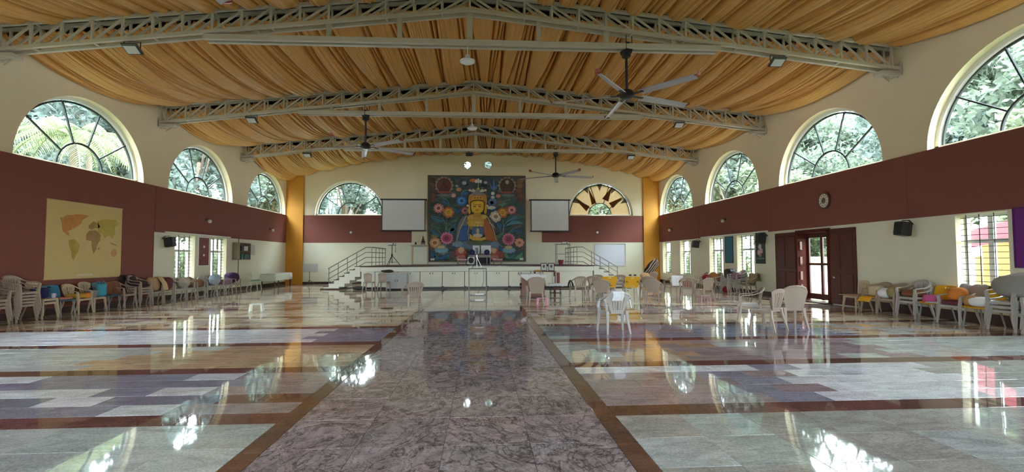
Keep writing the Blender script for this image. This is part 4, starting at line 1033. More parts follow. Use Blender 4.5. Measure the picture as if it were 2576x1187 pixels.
tag(MB().box(-W+.03, -W+.3, 26.0, 26.5, 1.75, 2.25, .01).build('fuse_box', pbr('fuse_grey', (.45, .47, .47), .4)), 'grey fuse box on the left wall next to the open cabinet', 'fuse box')
# ------------------------------------------------------------------ plastic chairs
def chair_proto(kind, arms=True, H=.82):
    """front of the chair faces -y"""
    t = thing('plastic_chair', '', 'chair'); mat = M['beige']; sw = .44 if arms else .41
    def seat(u, v):
        x = (u-.5)*(sw+.03*(1-v)); y = -.215+.425*v
        z = .425-.018*v-.012*(1-(2*u-1)**2)*(1-(2*v-1)**2)-(.03*(1-v/.12)**2 if v < .12 else 0)
        return x, y, z
    s = MB().sheet(seat, 10, 10, .012)
    s.strip([(-sw/2-.01, -.2, .405), (-sw/2-.0, .2, .392)], .012, .045, (1, 0, 0)); s.strip([(sw/2+.01, -.2, .405), (sw/2, .2, .392)], .012, .045, (1, 0, 0)); s.strip([(-sw/2, -.212, .39), (sw/2, -.212, .39)], .012, .05, (0, 1, 0))
    s.build('seat', mat, t, smooth='auto')
    nu = 22; rise = H-.41
    def back(u, v):
        q = 2*u-1; wv = (.36+.17*v) if arms else (.35+.05*v)
        if kind == 'vee': wv = .24+.24*v
        top = 1-(.17 if arms else .08)*q*q*q*q-.06*q*q
        vv = v*top
        return q*wv/2, .195+.10*v-.05*q*q*v, .40+rise*vv
    slots = {'slat': [3, 6, 9, 12, 15, 18], 'vee': [4, 7, 10, 11, 14, 17], 'solid': [], 'three': [4, 5, 16, 17]}[kind]
    lo, hi = {'slat': (2, 8), 'vee': (2, 8), 'solid': (0, 0), 'three': (3, 8)}[kind]
    b = MB().sheet(back, nu, 11, .012, skip=lambda i, j: i in slots and lo <= j <= hi)
    b.build('backrest', mat, t, smooth='auto')
    for sgn in (-1, 1):
        if arms:
            path = [(0, .30, H-.005), (sgn*.13, .285, H-.018), (sgn*.215, .25, H-.06), (sgn*.265, .19, H-.115), (sgn*.285, .06, .655), (sgn*.285, -.12, .635), (sgn*.278, -.2, .625), (sgn*.272, -.225, .58)]
            MB().strip(path, [.03, .035, .045, .05, .055, .055, .05, .04], [.03, .03, .024, .02, .016, .016, .016, .014], [(0, 1, .3), (sgn*.3, 1, .2), (sgn*.6, .8, .1), (1, .4, 0), (1, 0, 0), (1, 0, 0), (1, 0, 0), (1, 0, 0)]).build('arm', mat, t, smooth='auto')
            MB().strip([(sgn*.275, -.21, .615), (sgn*.245, -.205, .42), (sgn*.255, -.22, .3), (sgn*.275, -.255, 0)], [.055, .065, .055, .034], [.035, .04, .034, .026], (1, 0, 0)).build('leg', mat, t, smooth='auto')
        else:
            MB().strip([(sgn*.2, -.19, .41), (sgn*.21, -.20, .3), (sgn*.235, -.24, 0)], [.065, .055, .034], [.045, .036, .026], (1, 0, 0)).build('leg', mat, t, smooth='auto')
        MB().strip([(sgn*(.2 if arms else .185), .195, .45 if arms else .43), (sgn*.205, .215, .3), (sgn*.235, .30, 0)], [.06, .052, .032], [.04, .034, .026], (1, 0, 0)).build('leg', mat, t, smooth='auto')
    return t
def shell_proto():
    t = thing('plastic_chair', '', 'chair'); mat = M['yellow_p']; t['metal_legs'] = True; lm = pbr('chair_leg_metal', (.36, .36, .36), .35, metal=.5)
    def seat(u, v): q = 2*u-1; return (q*(.25+.01*v), -.22+.43*v, .43-.025*v+.015*q*q-(.03*(1-v/.15)**2 if v < .15 else 0))
    MB().sheet(seat, 10, 10, .012).build('seat', mat, t, smooth='auto')
    def back(u, v): q = 2*u-1; return (q*(.25+.035*math.sin(PI*(v-.25))), .205+.12*v-.04*q*q, .415+.41*v*(1-.05*q**6))
    MB().sheet(back, 20, 12, .012, skip=lambda i, j: (j == 1 and 5 <= i <= 14) or (j == 10 and 8 <= i <= 11)).build('backrest', mat, t, smooth='auto')
    for sx in (-1, 1):
        MB().strip([(sx*.21, -.17, .405), (sx*.235, -.22, 0)], [.028, .024], [.028, .024], (1, 0, 0)).build('leg', lm, t)
        MB().strip([(sx*.21, .16, .40), (sx*.235, .25, 0)], [.028, .024], [.028, .024], (1, 0, 0)).build('leg', lm, t)
    return t
PROTO = dict(slat=chair_proto('slat'), solid=chair_proto('solid'), vee=chair_proto('vee', True, .83), tall=chair_proto('solid', True, .92), bare=chair_proto('vee', False, .88), bare3=chair_proto('slat', False, .86), shell=shell_proto())
USED = set()
def chair(kind, x, y, h, mat, label, group=None, z=0):
    """h: heading in degrees, 0 faces the camera end, 90 faces +x"""
    o = PROTO[kind] if kind not in USED else copy_tree(PROTO[kind])
    first = kind not in USED; USED.add(kind)
    o.location = (x, y, z); o.rotation_euler = (0, 0, math.radians(h)); setmat(o, M[mat]); o['label'] = label
    if group: o['group'] = group
    elif 'group' in o: del o['group']
    return o
def stack(kind, x, y, h, mat, n, where, dz=.085):
    names = {1: ['only'], 2: ['lower', 'upper'], 3: ['bottom', 'middle', 'top'], 4: ['bottom', 'second', 'third', 'top'], 5: ['bottom', 'second', 'third', 'fourth', 'top']}[n]
    hd = math.radians(h); fx, fy = math.sin(hd), -math.cos(hd)
    for k in range(n): chair(kind, x+fx*.022*k, y+fy*.022*k, h, mat, '%s %s plastic chair of the stack %s' % (names[k], {'beige': 'beige', 'grey_p': 'grey', 'cream_p': 'cream'}[mat], where), 'stacked plastic chairs', dz*k)
GL, GR, GC = 'chairs along the left wall', 'chairs along the right wall', 'chairs standing about the hall'
# left wall row
XL = -W+.52
stack('slat', XL, 12.35, 90, 'beige', 3, 'cut by the left frame edge')
stack('slat', XL+.03, 13.05, 90, 'beige', 5, 'left of the world map', .078)
stack('bare', XL, 13.78, 88, 'cream_p', 2, 'under the world map holding the navy cushion', .09)
chair('shell', XL, 14.36, 90, 'blue_p', 'blue plastic chair with blue back under the world map', GL)
chair('vee', XL, 14.93, 92, 'cream_p', 'cream slatted chair with the orange cushion under the map', GL)
chair('bare', XL, 15.5, 90, 'cream_p', 'cream round-backed chair holding the grey basket', GL)
chair('shell', XL, 16.1, 90, 'blue_p', 'blue-seated chair with the round brown cushion', GL)
chair('solid', XL, 16.75, 90, 'beige', 'beige armchair with a brown throw over its arm under the map corner', GL)
stack('slat', XL, 17.45, 90, 'beige', 3, 'under a dark blanket right of the world map')
chair('solid', XL, 18.1, 90, 'beige', 'beige chair under the tan cloth bag', GL)
chair('solid', XL, 18.72, 90, 'beige', 'beige chair under the maroon shawl', GL)
chair('solid', XL+.02, 19.4, 82, 'grey_p', 'empty grey armchair before the first low window on the left', GL)
chair('vee', XL, 20.1, 90, 'grey_p', 'grey chair holding the pale round cushion before the first low window', GL)
chair('slat', XL, 20.8, 90, 'beige', 'beige chair holding the brown bundle below the maroon pin board', GL)
chair('solid', XL+.05, 21.55, 80, 'grey_p', 'empty pale armchair below the maroon pin board', GL)
chair('slat', XL, 22.3, 90, 'grey_p', 'grey chair with the light blue pillow', GL)
chair('solid', XL, 23.0, 90, 'grey_p', 'grey chair with the mauve folded blanket', GL)
chair('solid', XL, 23.85, 95, 'beige', 'beige chair covered by the dark purple blanket', GL)
chair('bare', XL-.05, 26.15, 90, 'mint_p', 'lone cream chair with mint seat pad next to the white draped table', GL)
# right wall row, near to far
XR = W-.55
stack('slat', XR, 8.95, -90, 'grey_p', 2, 'cut by the right frame edge')
stack('slat', XR, 9.62, -90, 'grey_p', 3, 'under the big grey bedding roll', .09)
chair('shell', XR, 10.22, -90, 'yellow_p', 'yellow chair holding the white crumpled sheet', GR)
chair('solid', XR, 10.78, -90, 'grey_p', 'grey armchair with the maroon cushion and orange cloth', GR)
chair('shell', XR, 11.33, -90, 'yellow_p', 'yellow chair holding the pink bag and papers', GR)
stack('vee', XR, 11.92, -90, 'grey_p', 2, 'holding the brown leather cushion', .1)
chair('solid', XR, 12.55, -90, 'beige', 'beige armchair with the olive and white bundle', GR)
chair('solid', XR, 13.12, -90, 'beige', 'beige armchair with yellow cloth hanging from its seat', GR)
chair('bare3', XR-.12, 13.72, -86, 'cream_p', 'cream armless chair holding the wooden board beside the door', GR)
# clothes-laden row under the right low windows
chair('slat', XR, 24.0, -90, 'beige', 'empty beige chair at the far end of the clothes row under the right windows', GR)
chair('slat', XR, 23.3, -90, 'beige', 'beige chair holding the red cloth under the teal notice board', GR)
chair('slat', XR, 22.6, -90, 'beige', 'beige chair holding the orange bundle under the teal notice board', GR)
chair('solid', XR, 21.9, -90, 'grey_p', 'grey chair beside the black bag under the right low windows', GR)
stack('slat', XR, 21.2, -90, 'grey_p', 3, 'holding the black bag under the right low windows', .09)
stack('slat', XR, 20.45, -90, 'grey_p', 3, 'holding the mauve cushion under the flower poster', .09)
chair('solid', XR, 19.75, -90, 'beige', 'beige chair under the olive throw, next to the wooden door', GR)
# standing about the hall
chair('slat', -1.79, 15.46, 205, 'beige', 'lone beige slatted chair left of the aisle in front of the stage doors', GC)
chair('bare3', -5.06, 24.35, 175, 'beige', 'left one of two armless slatted chairs before the stage stairs', GC)
chair('bare3', -4.42, 24.6, 172, 'beige', 'right one of two armless slatted chairs before the stage stairs', GC)
chair('tall', 2.04, 16.13, 180, 'beige', 'beige solid-backed armchair in front of the wooden podium', GC)
chair('slat', 4.04, 19.26, 190, 'beige', 'beige slatted armchair with a dark bag hung on its arm', GC)
chair('vee', 4.62, 19.45, 176, 'beige', 'beige chair with pierced back right of the slatted armchair', GC)
chair('solid', 4.22, 16.34, 170, 'beige', 'beige solid-backed armchair behind the towel chair', GC)
chair('slat', 5.16, 21.1, 180, 'beige', 'beige slatted chair mostly hidden left of the first yellow chair', GC)
chair('shell', 5.12, 18.95, 180, 'yellow_p', 'yellow shell chair left of the slim slatted chair', GC)
chair('shell', 5.90, 18.67, 182, 'yellow_p', 'yellow shell chair with black strap across its back', GC)
chair('vee', 5.98, 20.6, 180, 'beige', 'slim beige slatted chair standing between the two yellow chairs', GC)
chair('slat', 6.62, 18.79, 168, 'beige', 'beige slatted armchair right of the strapped yellow chair', GC)
chair('solid', 5.93, 16.17, 150, 'beige', 'beige solid-backed chair turned left of the white towel chair', GC)
chair('slat', 7.69, 19.0, 185, 'beige', 'beige chair with white cloth draped over its back', GC)
chair('slat', 7.75, 17.75, 160, 'beige', 'beige slatted chair with red cloth on its seat', GC)
chair('solid', 7.98, 17.0, 200, 'beige', 'beige solid-backed chair in front of the red cloth chair', GC)
chair('slat', 8.9, 25.1, 200, 'beige', 'beige chair under the striped blanket near the right pillar', GC)
chair('vee', 2.99, 10.1, 184, 'grey_p', 'grey slatted armchair with a white towel over its back', GC)
chair('solid', 6.62, 11.5, 246, 'beige', 'beige armchair with white cloth on its seat, leftmost of three', GC)
chair('bare', 6.24, 10.15, 209, 'beige', 'beige tall-backed armless chair, front one of three', GC)
chair('tall', 6.86, 10.38, 178, 'beige', 'pale tall solid-backed armchair, rearmost of three', GC)
# ------------------------------------------------------------------ soft things on the chairs
def cushion(name, label, cat, x, y, z, r, mat, e=.7, rz=0, tilt=0, group=None, seed=0):
    """puffy cushion / bundle with dents; z is its underside"""
    q = random.Random(seed+int(x*10)+int(y*10)); R = Matrix.Rotation(rz, 4, 'Z') @ Matrix.Rotation(tilt, 4, 'X')
    mb = MB().ell((0, 0, 0), r, 20, 12, None, e)
    ph = [q.uniform(0, 6) for _ in range(4)]
    out = []
    for p in mb.v:
        v = Vector(p); k = 1+.06*math.sin(v.x/r[0]*4+ph[0])*math.sin(v.y/r[1]*3+ph[1])+.05*math.sin(v.z/r[2]*3+v.x/r[0]*5+ph[2])
        v = R @ (v*k); out.append(tuple(v))
    zm = min(p[2] for p in out); mb.v = [(p[0], p[1], p[2]-zm) for p in out]
    o = mb.build(name, mat, None, smooth=True, loc=(x, y, z))
    return tag(o, label, cat, group)
def throw(name, label, cat, x, y, pts, width, mat, rz=0, wav=.02, seed=0, t=.014, taper=0):
    """cloth lying along a profile pts [(forward, z)] in the direction rz, width across"""
    q = random.Random(seed+int(x*7)+int(y*13)); P = [Vector((0, a, b)) for a, b in pts]
    seg = [0]
    for i in range(len(P)-1): seg.append(seg[-1]+(P[i+1]-P[i]).length)
    ph = [q.uniform(0, 6) for _ in range(3)]
    def fn(u, v):
        d = v*seg[-1]; i = max(k for k in range(len(seg)) if seg[k] <= d+1e-9); i = min(i, len(P)-2)
        p = P[i].lerp(P[i+1], (d-seg[i])/max(1e-6, seg[i+1]-seg[i]))
        n = Vector((0, -(P[i+1]-P[i]).z, (P[i+1]-P[i]).y)).normalized()
        w = wav*(math.sin(u*9+ph[0]+v*2)+.6*math.sin(u*17+ph[1]))
        return Vector(((u-.5)*width*(1-taper*v)+.015*math.sin(v*7+ph[2]), p.y, p.z))+n*(w*.5+wav*.8)
    o = MB().sheet(fn, 18, 20, t).build(name, mat, None, smooth=True, loc=(x, y, 0), rotz=rz)
    return tag(o, label, cat)
C_ = lambda n, rgb, v=.12: pbr(n, rgb, .85, v, 12, bump=.3, bscale=40)
navy, tealc, orng, mar = C_('navy_cloth', (.012, .016, .09)), C_('teal_cloth', (.05, .32, .42)), C_('orange_cloth', (.62, .20, .03)), C_('maroon_cloth', (.12, .025, .04))
brn, tan_, gry, drk = C_('brown_cloth', (.20, .075, .03)), C_('tan_cloth', (.42, .27, .13)), C_('grey_bedding', (.29, .285, .265)), C_('dark_blanket', (.05, .025, .025))
yel, pnk, olv, prp = C_('yellow_cloth', (.72, .38, .02)), C_('pink_cloth_bag', (.55, .10, .28)), C_('olive_cloth', (.28, .24, .10)), C_('purple_cloth', (.055, .018, .08))
redc, mauv, lblue, wht = C_('red_cloth', (.30, .015, .03)), C_('mauve_cloth', (.28, .16, .22)), C_('light_blue_cloth', (.36, .48, .58)), M['whitecloth']
SX = XL+.02                                                            # seats of the left row
cushion('cushion', 'navy round cushion on the cream chairs under the map', 'cushion', SX-.05, 13.74, .52, (.17, .2, .14), navy)
c = thing('cup', 'small lilac cup on the cream chairs next to the navy cushion', 'cup', (SX+.14, 13.95, .515)); MB().lathe([(.045, 0), (.055, .12), (.05, .12), (.04, .01)], n=16).build('cup_body', pbr('lilac', (.5, .4, .55), .4), c); MB().tube([(.05, 0, .09), (.085, 0, .07), (.05, 0, .03)], .008, 6).build('cup_handle', pbr('lilac', (.5, .4, .55), .4), c)
cushion('cushion', 'flat salmon cushion on the blue plastic chair', 'cushion', SX, 14.36, .43, (.2, .2, .035), C_('salmon', (.5, .18, .14)), .5)
cushion('cushion', 'mustard cushion on the cream slatted chair', 'cushion', SX-.02, 14.9, .425, (.19, .19, .07), C_('mustard', (.50, .30, .03)), .5)
cushion('cushion', 'orange boxy cushion at the front of the cream slatted chair', 'cushion', SX+.05, 15.12, .425, (.13, .1, .07), orng, .35)
bk = thing('basket', 'grey woven basket on the cream round-backed chair', 'basket', (SX+.02, 15.42, .425)); MB().lathe([(.12, 0), (.15, .2), (.14, .2), (.115, .02)], n=18).build('basket_body', pbr('grey_weave', (.20, .20, .20), .7, .5, 40), bk); MB().tube([(0, -.145, .2), (0, -.1, .27), (0, .1, .27), (0, .145, .2)], .01, 6).build('handle', M['dark'], bk)
tb = thing('tote_bag', 'light blue tote bag standing behind the grey basket', 'bag', (SX-.02, 15.78, .43)); MB().sheet(lambda u, v: (-.06*math.sin(PI*u)*(1-v*.6)+.06, (u-.5)*.34, .36*v), 8, 6, .05).build('bag_body', tealc, tb, smooth=True)
for s in (-.1, .1): MB().tube([(.04, s-.05, .35), (.02, s-.03, .44), (.02, s+.03, .44), (.04, s+.05, .35)], .009, 6).build('strap', tealc, tb)
cushion('cushion', 'large round brown cushion leaning on the blue-seated chair', 'cushion', SX-.08, 16.12, .425, (.09, .24, .2), brn, .8)
throw('throw', 'brown throw over the beige armchair under the map corner', 'throw', XL, 16.75, [(-.14, .45), (.1, .44), (.2, .5), (.29, .80), (.33, .83), (.36, .6)], .42, C_('rust', (.22, .09, .055)), PI/2)
throw('blanket', 'dark heaped blanket on the stack right of the world map', 'blanket', XL+.03, 17.45, [(-.2, .61), (.05, .62), (.2, .66), (.29, .93), (.36, 1.0), (.42, .8)], .6, drk, PI/2, .04)
cushion('blanket_bundle', 'dark brown bundle on the stack right of the world map', 'bundle', SX+.0, 17.45, .62, (.18, .28, .1), drk, .8)
cushion('cloth_bag', 'tan cloth bag slumped on a beige chair before the maroon shawl', 'bag', SX+.02, 18.1, .425, (.2, .24, .24), tan_, .8)
throw('bag_flap', 'cream cloth hanging over the tan bag', 'cloth', XL+.08, 18.25, [(-.3, .45), (-.26, .7), (-.12, .88), (.0, .9)], .3, C_('cream_cloth', (.55, .42, .22)), PI/2)
cushion('shawl', 'maroon shawl heaped on the beige chair left of the first low window', 'shawl', SX+.03, 18.72, .43, (.26, .3, .24), mar, .85)
cushion('cushion', 'pale round cushion on the grey chair before the first low window', 'cushion', SX-.05, 20.1, .425, (.16, .25, .19), C_('pale_linen', (.55, .50, .40)), .8)
cushion('bundle', 'brown bundle on the beige chair below the pin board', 'bundle', SX+.05, 20.75, .425, (.2, .26, .16), C_('hazel', (.24, .13, .07)), .8)
cushion('bundle', 'red-brown bag on the floor side of the brown bundle', 'bag', SX+.02, 21.1, .425, (.16, .2, .12), C_('oxblood', (.16, .035, .03)), .8)
cushion('pillow', 'light blue pillow on the grey chair beside the second low window', 'pillow', SX-.05, 22.3, .425, (.15, .3, .22), lblue, .7)
cushion('folded_blanket', 'folded mauve blanket on the grey chair left of the purple heap', 'blanket', SX+.03, 22.95, .425, (.22, .32, .1), mauv, .45)
cushion('blanket', 'dark purple blanket heaped over a beige chair', 'blanket', XL-.1, 23.9, .43, (.26, .36, .24), prp, .75)
cushion('seat_pad', 'mint seat pad on the lone cream chair', 'seat pad', XL-.03, 26.15, .425, (.2, .2, .03), C_('mint_cloth', (.22, .42, .38)), .5)
# right row
SR = XR-.02
big = cushion('bedding_roll', 'big grey bedding roll piled on the stack at the right edge', 'bedding', SR+.05, 9.42, .62, (.3, .50, .27), gry, .85)
cushion('sheet_bundle', 'white crumpled sheet on the yellow chair', 'sheet', SR-.08, 10.12, .425, (.17, .26, .11), wht, .8)
cushion('shawl', 'tan and white shawl beside the white crumpled sheet', 'shawl', SR-.08, 10.38, .425, (.15, .12, .12), C_('camel', (.42, .22, .09)), .8)
cushion('cushion', 'flat maroon seat cushion on the grey armchair', 'cushion', SR-.02, 10.78, .425, (.22, .22, .05), mar, .45)
cushion('orange_cloth', 'orange cloth bunched on the maroon cushion', 'cloth', SR-.05, 10.7, .52, (.18, .18, .15), orng, .85)
throw('blanket', 'grey blanket draped over the back of the grey armchair', 'blanket', XR, 10.62, [(-.05, .55), (.15, .62), (.27, .84), (.33, .87), (.37, .62)], .62, C_('taupe', (.30, .26, .24)), -PI/2, .03)
pb = cushion('handbag', 'pink bag on the yellow chair beside the brown cushion', 'bag', SR-.02, 11.4, .425, (.14, .17, .09), pnk, .6)
tag(MB().box(-.16, .16, -.14, .14, 0, .025, .004).build('newspaper', pbr('newsprint', (.52, .55, .58), .8, .35, 30), None, loc=(SR-.1, 11.18, .43)), 'folded newspaper on the yellow chair in front of the pink bag', 'newspaper')
cushion('leather_cushion', 'brown leather cushion on the stack of two grey chairs', 'cushion', SR-.05, 11.88, .52, (.2, .24, .09), brn, .7)
for k, (dy, h_) in enumerate(((.17, .13), (.27, .15))): 
    c = thing('mug', ('dark mug left on the stack beside the brown cushion', 'dark mug nearest the wall beside the brown cushion')[k], 'mug', (SR-.12+.16*k, 11.95+dy, .52)); MB().lathe([(.04, 0), (.045, h_), (.038, h_), (.035, .01)], n=14).build('mug_body', pbr('mug_dark', (.06, .04, .05), .4), c); MB().tube([(.04, 0, h_*.8), (.07, 0, h_*.5), (.04, 0, h_*.25)], .007, 6).build('handle', pbr('mug_dark', (.06, .04, .05), .4), c)
cushion('bundle', 'olive bundle on the beige armchair', 'bundle', SR-.02, 12.45, .425, (.18, .16, .16), olv, .8)
cushion('bundle', 'white bundle next to the olive bundle', 'bundle', SR-.06, 12.72, .425, (.17, .14, .13), wht, .8)
cushion('pillow', 'cream pillow on the armchair with the yellow cloth', 'pillow', SR+.0, 13.1, .425, (.14, .2, .16), C_('ecru', (.52, .46, .32)), .7)
throw('yellow_cloth', 'yellow cloth hanging from the front of a beige armchair', 'cloth', XR, 13.15, [(-.36, .30), (-.30, .42), (-.1, .43), (.05, .425)], .42, yel, -PI/2, .012)
tag(MB().box(-.3, .3, -.23, .23, 0, .02, .005).build('wooden_board', pbr('pale_wood', (.42, .28, .16), .5, .2, 8), None, loc=(XR-.16, 13.74, .432)), 'thin wooden board lying on the cream chair beside the door', 'board')
# clothes row right
cushion('red_cloth', 'red cloth on the beige chair under the teal board', 'cloth', SR-.05, 23.3, .425, (.2, .24, .15), redc, .8)
cushion('orange_bundle', 'orange bundle on the beige chair under the teal board', 'bundle', SR-.05, 22.6, .425, (.2, .26, .2), C_('ochre_cloth', (.45, .20, .06)), .8)
cushion('black_bag', 'black bag on the taller grey stack under the right windows', 'bag', SR, 21.2, .6, (.2, .3, .22), M['black'], .75)
cushion('cushion', 'mauve cushion on the grey stack under the flower poster', 'cushion', SR-.08, 20.5, .6, (.16, .2, .15), mauv, .7)
throw('throw', 'olive throw over the beige chair beside the door', 'throw', XR, 19.8, [(-.2, .46), (.1, .46), (.22, .6), (.3, .86), (.36, .84), (.4, .55)], .6, C_('khaki', (.33, .27, .16)), -PI/2, .03)
cushion('red_bag', 'red bag on the floor below the clothes row', 'bag', XR-.1, 21.4, 0, (.15, .14, .13), redc, .7)
# centre
throw('towel', 'white towel folded over the back of the grey slatted armchair', 'towel', 2.97, 10.1, [(-.27, .66), (-.30, .75), (-.31, .84), (-.25, .845), (-.22, .7)], .22, wht, 184*PI/180+PI, .006)
throw('arm_cloth', 'white cloth hanging from the left arm of the towel chair', 'cloth', 2.72, 10.08, [(-.12, .36), (-.10, .52), (-.06, .655), (.02, .66), (.05, .5)], .13, wht, PI/2, .012)
throw('arm_cloth', 'white cloth hanging from the right arm of the towel chair', 'cloth', 3.26, 10.06, [(-.08, .44), (-.06, .56), (-.03, .655), (.03, .66), (.05, .5)], .12, wht, -PI/2, .012)
throw('seat_cloth', 'white cloth laid on the seat of the leftmost of three chairs', 'cloth', 6.62, 11.5, [(-.25, .36), (-.225, .428), (-.05, .432), (.15, .432)], .40, wht, math.radians(246), .006)
throw('white_cloth', 'white cloth draped over the back of a beige chair near the strapped yellow chair', 'cloth', 7.69, 19.0, [(.42, .46), (.36, .7), (.32, .84), (.27, .84), (.22, .6)], .46, wht, math.radians(185), .012)
cushion('red_cloth', 'red cloth on the seat of the beige slatted chair', 'cloth', 7.72, 17.75, .425, (.18, .17, .13), redc, .7)
throw('red_cloth', 'red cloth over the arm of the solid-backed chair near the right windows', 'cloth', 8.27, 16.95, [(-.1, .44), (-.05, .56), (0, .66), (.05, .56)], .2, redc, -PI/2, .012)
throw('dark_bag', 'dark bag hung on the arm of the beige slatted armchair', 'bag', 3.74, 19.3, [(-.1, .36), (-.07, .55), (0, .665), (.07, .55), (.08, .42)], .22, C_('charcoal_cloth', (.05, .035, .04)), PI/2, .012)
throw('strap', 'black strap across the back of the right yellow chair', 'strap', 5.90, 18.67, [(.238, .61), (.247, .64), (.25, .655)], .46, M['black'], math.radians(182), .002, 0, .03)
for k, x in enumerate((5.82, 6.0)): cushion('shoe', ('dark slipper on top of the strapped yellow chair, left', 'dark slipper on top of the strapped yellow chair, right')[k], 'slipper', x, 18.37, .845, (.05, .06, .03), M['black'], .8)
def striped():
    m = bpy.data.materials.new('striped_blanket'); m.use_nodes = True; nt = m.node_tree; b = nt.nodes['Principled BSDF']
    tc = nt.nodes.new('ShaderNodeTexCoord'); w = nt.nodes.new('ShaderNodeTexWave'); w.inputs['Scale'].default_value = 3.2; w.inputs['Distortion'].default_value = 3
    r = nt.nodes.new('ShaderNodeValToRGB'); r.color_ramp.interpolation = 'CONSTANT'; r.color_ramp.elements[0].color = (.03, .015, .012, 1); r.color_ramp.elements[1].position = .5; r.color_ramp.elements[1].color = (.42, .33, .25, 1)
    nt.links.new(tc.outputs['Object'], w.inputs['Vector']); nt.links.new(w.outputs['Fac'], r.inputs[0]); nt.links.new(r.outputs[0], b.inputs['Base Color']); b.inputs['Roughness'].default_value = .9
    return m
sb = cushion('striped_blanket', 'brown and white striped rolled blanket leaning on chairs near the right pillar', 'blanket', 9.0, 25.1, .42, (.22, .24, .52), striped(), .8, 0, 0)
sb.rotation_euler = (0, math.radians(38), 0); sb.location = (8.62, 25.1, .62)
cushion('bundle', 'cream and orange bundle beside the striped blanket', 'bundle', 8.55, 24.95, .44, (.25, .2, .16), C_('peach', (.60, .38, .20)), .8)
def stool(x, y, label, mat, s=1.0, z=0, rz=0):
    t = thing('stool', label, 'stool', (x, y, z), rz)
    MB().box(-.17*s, .17*s, -.13*s, .13*s, .2*s, .225*s, .008).build('top', mat, t)
    for a in (-1, 1):
        for b_ in (-1, 1): MB().strip([(a*.14*s, b_*.1*s, .2*s), (a*.165*s, b_*.125*s, 0)], .045*s, .03*s, (1, 0, 0)).build('leg', mat, t)
    return t
stool(2.28, 16.4, 'pink plastic footstool beneath the chair in front of the podium', M['pink_p'])
stool(7.9, 16.75, 'mauve-pink plastic footstool beneath the chair near the red cloth', pbr('mauve_pink_plastic', (.46, .25, .30), .35))
stool(-6.24, 15.07, 'small white plastic stool alone on the floor at left', M['white'], 1.0, 0, .2)
# ------------------------------------------------------------------ draped table, music stand
t = thing('table', 'low table draped in white cloth against the left wall by the ochre pillar', 'table', (-W+.62, 28.5, 0))
MB().box(-.38, .38, -1.15, 1.15, .70, .73, .005).build('top', M['woodm'], t)
for a in (-1, 1):
    for b_ in (-1, 1): MB().box(a*.33-.025, a*.33+.025, b_*1.08-.025, b_*1.08+.025, 0, .70, .004).build('leg', M['dark'], t)
def cl(u, v):
    x = (u-.5)*1.5; y = (v-.5)*3.1; dx = max(0, abs(x)-.39); dy = max(0, abs(y)-1.16)
    z = .742-min(.42, (dx+dy)*1.0)*(1.0)+.012*math.sin(v*17)*(dx > 0)
    return (math.copysign(min(abs(x), .40+.02*dx), x)+.015*math.sin(v*21)*(dx > 0), math.copysign(min(abs(y), 1.17), y), z)
o = MB().sheet(cl, 24, 36, .008).build('tablecloth', C_('sage_white', (.58, .62, .54)), None, smooth=True, loc=(-W+.62, 28.5, 0)); tag(o, 'white cloth draped over the low table by the ochre pillar', 'tablecloth')
tag(throw('folded_cloth', 'pale blue-white folded cloth at the far end of the draped table', 'cloth', -W+.62, 29.4, [(-.43, .5), (-.41, .75), (.1, .757), (.3, .757)], .45, wht, PI/2, .006))
t = thing('music_stand', 'grey music stand with a wide desk by the left ochre pillar', 'music stand', (-9.95, 30.6, 0))
MB().box(-.45, .45, -.02, .0, .75, 1.24, .01, Matrix.Rotation(math.radians(-6), 4, 'X')).build('desk', pbr('stand_grey', (.40, .40, .38), .5), t); MB().tube([(0, 0, .12), (0, 0, .8)], .015, 8).build('pole', M['dark'], t)
for k in range(3): MB().tube([(0, 0, .3), (.28*math.cos(2.1*k+.5), .28*math.sin(2.1*k+.5), .0)], .012, 6).build('leg', M['dark'], t)
# ------------------------------------------------------------------ podium group
pd_ = thing('podium', 'brown wooden podium with wheeled base and carved sides right of the aisle', 'podium', (2.28, 19.5, 0))
MB().box(-.44, .44, -.28, .28, .06, .86, .015).build('body', M['woodm'], pd_); MB().box(-.5, .5, -.34, .34, .86, .90, .012).build('top', M['woodm'], pd_); MB().box(-.47, .47, -.31, .31, .0, .07, .01).build('plinth', M['wood'], pd_)
MB().box(-.36, .36, -.295, -.275, .16, .76, .01).build('front_panel', M['woodm'], pd_)
for s in (-1, 1): MB().tube([(s*.44, -.05, .45), (s*.5, -.05, .45)], .11, 16).build('side_boss', M['wood'], pd_)
def pc(u, v):
    x = (u-.5)*1.12; y = (v-.64)*1.06; front = max(0, -(y+.34)); z = .915
    dr = front*(.25+.75*math.sin(PI*u))
    return (x*(1-.12*(front > 0)), max(y, -.355-.02*math.sin(u*14)*(front > 0)-.02*(front > .1)), z-min(.34, dr)+.008*math.sin(u*11+v*5)+(-.03*(abs(x)-.5)/.06 if abs(x) > .5 else 0))
o = MB().sheet(pc, 26, 20, .008).build('podium_cloth', wht, None, smooth=True, loc=(2.28, 19.5, 0)); tag(o, 'white cloth spread over the wooden podium top', 'cloth')
tag(MB().box(-.14, .14, -.1, .1, 0, .045, .006).build('book', pbr('yellow_book', (.45, .27, .05), .6), None, loc=(2.35, 19.98, .0)), 'yellow book on the side table behind the podium', 'book'); bk_ = bpy.data.objects['book']; bk_.location = (2.62, 20.55, .99)
st_ = thing('side_table', 'tall dark side table with framed pictures behind the podium', 'table', (2.95, 20.6, 0)); MB().box(-.5, .4, -.2, .2, .955, .985, .006).build('top', M['woodm'], st_)
for a in (-.46, .36):
    for b_ in (-.16, .16): MB().box(a-.02, a+.02, b_-.02, b_+.02, 0, .955, .004).build('leg', M['wood'], st_)
